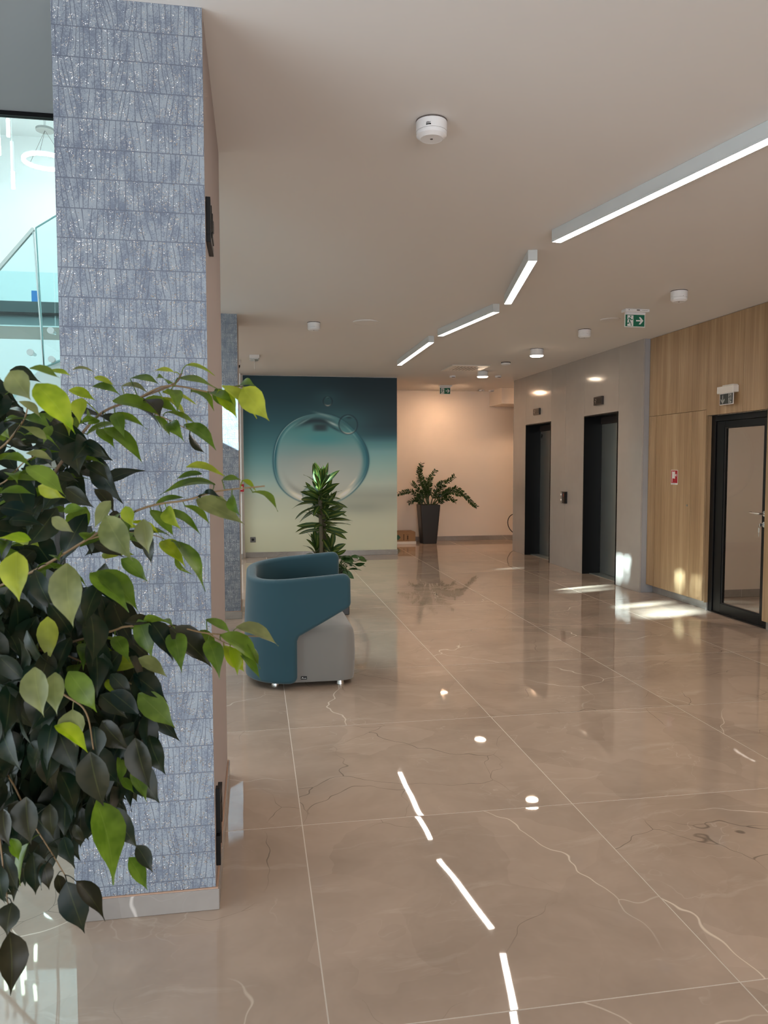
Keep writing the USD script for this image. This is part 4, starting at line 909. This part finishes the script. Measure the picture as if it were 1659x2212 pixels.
t = thing('black_hoop', 'thin black hoop leaning at the corridor wall, half hidden by the elevator wall', 'hoop')
obj('rim', tube(hp, .008, 8), 'black_soft', t)
obj('stand', cat_([tube([(5.10, 14.32, .155), (5.05, 14.30, .0)], .008, 8), tube([(5.10, 14.32, .155), (5.20, 14.42, .0)], .008, 8)]), 'black_soft', t)

# ------------------------------------------------------------------ weeping fig in the foreground
fig = thing('weeping_fig', 'big weeping fig with drooping pointed leaves in the left foreground', 'potted plant')
PX, PY = -.56, 1.42
obj('pot', lathe([(0, 0), (.16, 0), (.165, .01), (.195, .28), (.202, .29), (.202, .32), (.18, .32), (.172, .27), (0, .27)], 40, (PX, PY, 0)), 'pot', fig)
obj('soil', lathe([(0, .285), (.172, .285), (.172, .275), (0, .275)], 30, (PX, PY, 0)), 'soil', fig)
trunk = smooth_path([(PX, PY, .27), (PX + .02, PY - .01, .7), (PX + .05, PY + .02, 1.05), (PX + .09, PY + .03, 1.35), (PX + .10, PY + .02, 1.62)], 6)
obj('trunk', tube(trunk, np.linspace(.024, .009, len(trunk)), 10), 'bark', fig)
c2 = lambda x, y: (x / 2.676, y / 2.676 + 740)
c3 = lambda x, y: (x / 2.676, y / 2.676 + 1400)
BR = [([(-60, 1240, 1.40), (82, 1110, 1.36), (112, 1031, 1.33), (161, 960, 1.30), (179, 934, 1.29), (224, 889, 1.27), (299, 860, 1.25), (374, 830, 1.23), (392, 807, 1.22)], .0055, 'bark'),
      ([(299, 860, 1.25), (364, 833, 1.22), (463, 848, 1.20), (500, 835, 1.19), (527, 836, 1.18)], .0026, 'twig'),
      ([(299, 860, 1.25), (330, 890, 1.24), (375, 912, 1.24), (420, 935, 1.24)], .0020, 'twig'),
      ([(-60, 1300, 1.38), (80, 1230, 1.28), (187, 1166, 1.24), (273, 1114, 1.20), (333, 1091, 1.18), (404, 1080, 1.16), (471, 1061, 1.15), (572, 1050, 1.14)], .0042, 'twig'),
      ([(187, 1166, 1.24), (260, 1150, 1.22), (345, 1160, 1.20), (390, 1195, 1.19)], .0020, 'twig'),
      ([(-40, 1450, 1.38), (110, 1400, 1.28), (239, 1364, 1.22), (277, 1353, 1.20), (374, 1353, 1.18), (448, 1368, 1.16), (560, 1375, 1.15)], .0038, 'twig'),
      ([(448, 1368, 1.16), (490, 1390, 1.15), (530, 1400, 1.15)], .0016, 'twig'),
      ([(60, 1470, 1.18), (150, 1508, 1.12), (187, 1542, 1.10), (202, 1620, 1.09)], .0032, 'twig'),
      ([(-40, 1010, 1.30), (12, 959, 1.22), (50, 909, 1.18), (60, 880, 1.17)], .0035, 'twig'),
      ([(-30, 1080, 1.3), (17, 1035, 1.22), (50, 1000, 1.2), (76, 985, 1.2)], .0025, 'twig'),
      ([(-50, 1520, 1.35), (60, 1560, 1.25), (160, 1640, 1.22), (220, 1720, 1.20), (240, 1790, 1.2)], .0032, 'twig'),
      ([(-50, 1600, 1.3), (20, 1680, 1.2), (60, 1760, 1.17), (110, 1840, 1.15), (140, 1890, 1.14)], .0030, 'twig'),
      ([(-50, 1640, 1.25), (-10, 1760, 1.12), (10, 1900, 1.08), (25, 2010, 1.07)], .0026, 'twig'),
      ([(110, 1400, 1.28), (200, 1440, 1.22), (270, 1470, 1.2), (320, 1500, 1.18)], .0026, 'twig')]
anchors = []
for bi, (pts_, rad, mt) in enumerate(BR):
    P3 = [at(*p) for p in pts_]
    if bi not in (1, 2, 4, 6, 13):
        k_ = int(np.abs(trunk[:, 2] - (min(P3[0][2], 1.6) - .10)).argmin()); P3 = [trunk[k_]] + P3
    P3 = smooth_path(P3, 6); anchors.append(P3)
    obj('branch', tube(P3, np.linspace(rad * .62, rad * .26, len(P3)), 7), mt, fig)
SPRAYS = [anchors[i] for i in (0, 1, 2, 3, 4, 5, 6, 8, 9, 13)]
anchors = np.vstack(anchors)
# leaves read off the photograph as base, tip, apparent width, depth, kind
LV = []
def lv(conv, rows):
    for x0, y0, x1, y1, w, dep, kd in rows: LV.append((conv(x0, y0), conv(x1, y1), w, dep, kd))
lv(c2, [(1070, 132, 1245, 195, .14, 1.21, 'b'), (1008, 172, 872, 172, .26, 1.22, 'b'), (748, 210, 935, 250, .24, 1.25, 'm'), (1020, 205, 1258, 268, .20, 1.21, 'm'), (1262, 275, 1372, 442, .46, 1.19, 'b'), (1250, 268, 1310, 390, .55, 1.20, 'm'),
        (1278, 248, 1485, 440, .22, 1.18, 'b'), (1402, 262, 1558, 455, .58, 1.16, 'b'), (650, 338, 935, 432, .30, 1.24, 'm'), (820, 338, 1042, 410, .30, 1.25, 'm'), (960, 402, 1148, 480, .16, 1.24, 'm'), (1072, 470, 1250, 625, .30, 1.24, 'm'),
        (530, 255, 705, 312, .28, 1.27, 'm'), (395, 275, 562, 340, .34, 1.28, 'b'), (545, 200, 662, 250, .30, 1.27, 'b'), (420, 158, 548, 172, .22, 1.26, 'p'), (280, 158, 420, 198, .22, 1.2, 'b'), (170, 150, 345, 205, .26, 1.0, 'm'),
        (60, 165, 180, 335, .80, .92, 'p'), (205, 240, 435, 530, .40, .96, 'b'), (700, 255, 865, 300, .20, 1.25, 'p'), (1075, 720, 1305, 775, .20, 1.17, 'b'), (1168, 760, 1005, 795, .26, 1.18, 'm'), (1245, 822, 925, 880, .16, 1.18, 'm'),
        (1280, 795, 1405, 800, .28, 1.16, 'm'), (1400, 795, 1482, 862, .24, 1.15, 'b'), (1135, 908, 1415, 1052, .34, 1.16, 'p'), (870, 968, 1010, 1130, .24, 1.19, 'm'), (930, 985, 1165, 1118, .14, 1.18, 'm'), (725, 945, 770, 1072, .60, 1.10, 'b'),
        (640, 915, 545, 1075, .48, 1.12, 'p'), (610, 1000, 770, 1265, .58, 1.08, 'p'), (830, 1020, 862, 1225, .55, 1.13, 'p'), (880, 1120, 878, 1285, .46, 1.16, 'd'), (990, 1140, 1188, 1440, .10, 1.17, 'm'), (300, 1010, 430, 1100, .50, 1.10, 'p'),
        (370, 975, 500, 960, .45, 1.12, 'm'), (180, 1140, -10, 1130, .34, 1.02, 'b'), (95, 1210, 112, 1500, .62, .98, 'b'), (385, 1275, 425, 1650, .54, 1.0, 'p'), (560, 1320, 805, 1565, .30, 1.17, 'm'), (520, 1330, 745, 1560, .26, 1.16, 'm'),
        (700, 1250, 855, 1385, .38, 1.17, 'm'), (540, 1160, 720, 1245, .40, 1.15, 'd'), (560, 500, 665, 615, .36, 1.26, 'm'), (600, 495, 825, 700, .24, 1.25, 'm'), (440, 570, 460, 770, .85, 1.22, 'd'), (480, 580, 630, 665, .55, 1.21, 'd'),
        (490, 700, 635, 805, .34, 1.22, 'd'), (335, 765, 455, 805, .45, 1.21, 'd'), (380, 840, 545, 955, .50, 1.19, 'd'), (545, 845, 665, 1000, .26, 1.19, 'd'), (800, 1600, 880, 1825, .46, 1.18, 'm'), (870, 1610, 1003, 1845, .36, 1.18, 'd'), (980, 1650, 1225, 1880, .36, 1.17, 'd'),
        (1190, 1600, 1342, 1690, .18, 1.16, 'm'), (1365, 1645, 1610, 1755, .20, 1.14, 'p'), (1270, 1690, 1505, 1885, .22, 1.14, 'm'), (1330, 1760, 1372, 1925, .34, 1.14, 'b'), (800, 1825, 968, 1935, .30, 1.17, 'p'), (720, 1620, 930, 1615, .26, 1.18, 'd'),
        (150, 250, 30, 300, .22, 1.05, 'm'), (360, 400, 400, 540, .30, 1.25, 'b'), (470, 320, 460, 470, .6, 1.26, 'b'), (590, 420, 730, 490, .34, 1.26, 'd'), (560, 440, 450, 480, .4, 1.26, 'm'), (130, 440, 310, 510, .3, 1.18, 'm'), (270, 560, 110, 480, .26, 1.17, 'p'),
        (110, 340, 240, 440, .22, 1.12, 'p'), (20, 460, 120, 430, .3, 1.15, 'm'), (0, 470, 60, 560, .6, 1.16, 'm'), (70, 560, 160, 600, .5, 1.16, 'd'), (150, 640, 320, 690, .26, 1.15, 'p'), (0, 680, 190, 720, .24, 1.13, 'm'), (150, 720, 380, 890, .30, 1.10, 'm'),
        (220, 830, 380, 900, .5, 1.12, 'b'), (0, 870, 200, 880, .26, 1.12, 'm'), (0, 950, 220, 1000, .4, 1.15, 'd'), (50, 1030, 260, 1060, .4, 1.18, 'd'), (40, 790, 240, 800, .24, 1.18, 'm'), (240, 600, 300, 720, .45, 1.22, 'd'), (300, 480, 250, 590, .5, 1.23, 'm')])
lv(c3, [(800, 262, 1018, 468, .42, 1.17, 'm'), (770, 150, 972, 318, .34, 1.18, 'd'), (860, 505, 960, 735, .55, 1.16, 'd'), (780, 520, 868, 820, .52, 1.13, 'd'), (590, 420, 765, 600, .55, 1.15, 'd'), (520, 600, 600, 920, .58, 1.08, 'd'), (545, 450, 570, 640, .85, 1.12, 'd'),
        (640, 920, 800, 1160, .55, 1.15, 'd'), (555, 880, 655, 1370, .22, 1.12, 'm'), (745, 1210, 852, 1400, .26, 1.14, 'm'), (790, 1140, 885, 1300, .40, 1.15, 'd'), (530, 850, 585, 1140, .38, 1.14, 'd'), (385, 1350, 490, 1650, .46, 1.12, 'd'), (440, 1345, 608, 1580, .12, 1.12, 'd'),
        (330, 1310, 362, 1455, .34, 1.15, 'd'), (70, 1470, 40, 1665, .80, 1.06, 'd'), (55, 1640, 60, 2010, .36, 1.05, 'd'), (150, 860, 180, 1140, .62, 1.1, 'd'), (420, 355, 440, 570, .78, 1.12, 'p'), (200, 110, 255, 400, .60, 1.05, 'p'), (320, 140, 330, 390, .55, 1.07, 'p'),
        (395, 135, 562, 375, .44, 1.1, 'm'), (315, 450, 510, 610, .18, 1.1, 'b'), (370, 1090, 425, 1250, .60, 1.15, 'd'), (250, 1225, 285, 1400, .44, 1.14, 'd'), (190, 1180, 205, 1430, .40, 1.14, 'd'), (160, 1130, 118, 1375, .34, 1.13, 'm'), (640, 150, 770, 290, .45, 1.18, 'd'),
        (580, 270, 740, 410, .45, 1.17, 'd'), (760, 700, 848, 890, .30, 1.17, 'm'), (680, 630, 690, 790, .24, 1.17, 'm'), (700, 750, 775, 840, .3, 1.17, 'm'), (430, 1020, 495, 1125, .5, 1.16, 'd'), (20, 930, 60, 1150, .6, 1.1, 'd'), (640, 250, 820, 400, .4, 1.16, 'd'),
        (170, 880, 60, 1010, .6, 1.14, 'd'), (270, 1240, 240, 1400, .3, 1.12, 'd'), (290, 900, 310, 1100, .5, 1.16, 'd'), (100, 880, 90, 1010, .7, 1.12, 'd'), (20, 1180, 110, 1410, .55, 1.1, 'd'), (60, 1100, 110, 1230, .3, 1.12, 'm'), (0, 1260, 30, 1480, .6, 1.08, 'd')])
MAT = {'b': 'leaf_bright', 'm': 'leaf_mid', 'p': 'leaf_pale', 'd': 'leaf_dark'}
rl = np.random.default_rng(11); nleaf = 0; stuff = []
def add_leaf(base, tip, nrm, width, mat, bend, fold=.22, segs=9, ph=0.0):
    global nleaf
    d = np.linalg.norm(anchors - base, axis=1); a = anchors[int(d.argmin())]; parts = [blade(base, tip, nrm, width, bend, fold, segs, 'fig', .012, ph)]
    if .004 < d.min() < .04:
        mid = (a + base) / 2 + np.array([0, 0, .002]); parts.append(tube_part(smooth_path([a, mid, base + (tip - base) * .03], 3), .0008, 4))
    mv, u = join(parts); nleaf += 1
    if nleaf <= 298: obj('leaf', mv, mat, fig, smooth=True, uv=u)
    else: stuff.append((np.asarray(mv[0]), np.asarray(mv[1]), u))
for (b, t_, w, dep, kd) in LV:
    b3 = at(b[0], b[1], dep); l_px = math.hypot(t_[0] - b[0], t_[1] - b[1]); t3 = at(t_[0], t_[1], dep - .35 * l_px * dep / F * rl.uniform(-.2, 1))
    ax = (t3 - b3) / np.linalg.norm(t3 - b3); Ln = np.linalg.norm(t3 - b3); tw = .50
    ang = math.acos(min(1, w / tw)); ww = max(w, tw) if w > tw else tw
    side = np.cross(ax, -FW); side /= np.linalg.norm(side); toward = np.cross(side, ax)
    upish = np.array([0, 0, 1.]); s_ = 1 if side @ upish >= 0 else -1
    nrm = toward * math.cos(ang) + side * s_ * math.sin(ang)
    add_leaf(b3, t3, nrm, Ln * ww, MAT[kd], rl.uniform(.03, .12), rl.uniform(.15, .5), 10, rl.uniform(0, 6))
for P3 in SPRAYS:
    cum = np.r_[0, np.cumsum(np.linalg.norm(np.diff(P3, axis=0), axis=1))]; nn = int(cum[-1] / .030)
    for k in range(nn):
        s_ = cum[-1] * (.12 + .86 * (k + .5) / nn); p = np.array([np.interp(s_, cum, P3[:, j]) for j in range(3)]); p2 = np.array([np.interp(min(s_ + .02, cum[-1]), cum, P3[:, j]) for j in range(3)])
        tg_ = (p2 - p) / max(np.linalg.norm(p2 - p), 1e-6); sd_ = np.cross(tg_, [0, 0, 1.]); sd_ /= max(np.linalg.norm(sd_), 1e-6)
        dr = tg_ * rl.uniform(.3, .9) + sd_ * (1 if k % 2 else -1) * rl.uniform(.3, .9) + np.array([0, 0, rl.uniform(-.9, .05)]); dr /= np.linalg.norm(dr); Ln = rl.uniform(.045, .072)
        b3 = p + dr * .012; kd = 'm' if rl.uniform() < .72 else ('b' if rl.uniform() < .5 else 'd')
        add_leaf(b3, b3 + dr * Ln, np.array([rl.normal(0, .4), rl.normal(-.3, .5), 1.0]), Ln * rl.uniform(.36, .48), MAT[kd], rl.uniform(.06, .16), rl.uniform(.2, .6), 9, rl.uniform(0, 6))
region = Polygon([(-60, 830), (50, 850), (120, 900), (180, 960), (230, 1040), (230, 1100), (290, 1180), (270, 1290), (240, 1350), (285, 1430), (335, 1540), (320, 1630), (280, 1720), (235, 1770), (165, 1790), (120, 1840), (60, 1850), (-60, 1960)])
cnt = 0
while cnt < 900:
    x, y = rl.uniform(-60, 350), rl.uniform(820, 1960)
    if not region.contains(Point(x, y)): continue
    if y < 1330 and rl.uniform() < (.80 if x < 130 else .82): continue
    dep = rl.uniform(1.16, 1.66) if y > 1300 else rl.uniform(1.22, 1.6)
    if x > 230 and cnt > 300 and rl.uniform() < .6: continue
    b3 = at(x, y - 45, dep); dr = np.array([rl.normal(0, .45), rl.normal(0, .45), -1.0 if y > 1250 else rl.uniform(-.9, .1)]); dr /= np.linalg.norm(dr); Ln = rl.uniform(.062, .098)
    nrm = np.array([rl.normal(0, .7), -1 + rl.normal(0, .6), rl.uniform(.2, 1.1)])
    kd = 'd' if (y > 1380 and rl.uniform() < .93) or rl.uniform() < .18 else ('m' if rl.uniform() < .75 else 'b')  # low leaves mostly take the shade tone
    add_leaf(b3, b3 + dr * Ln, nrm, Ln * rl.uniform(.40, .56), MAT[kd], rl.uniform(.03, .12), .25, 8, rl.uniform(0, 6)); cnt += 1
if stuff: mv, u = join(stuff); obj('foliage', mv, 'leaf_dark', fig, smooth=True, uv=u, kind='stuff')
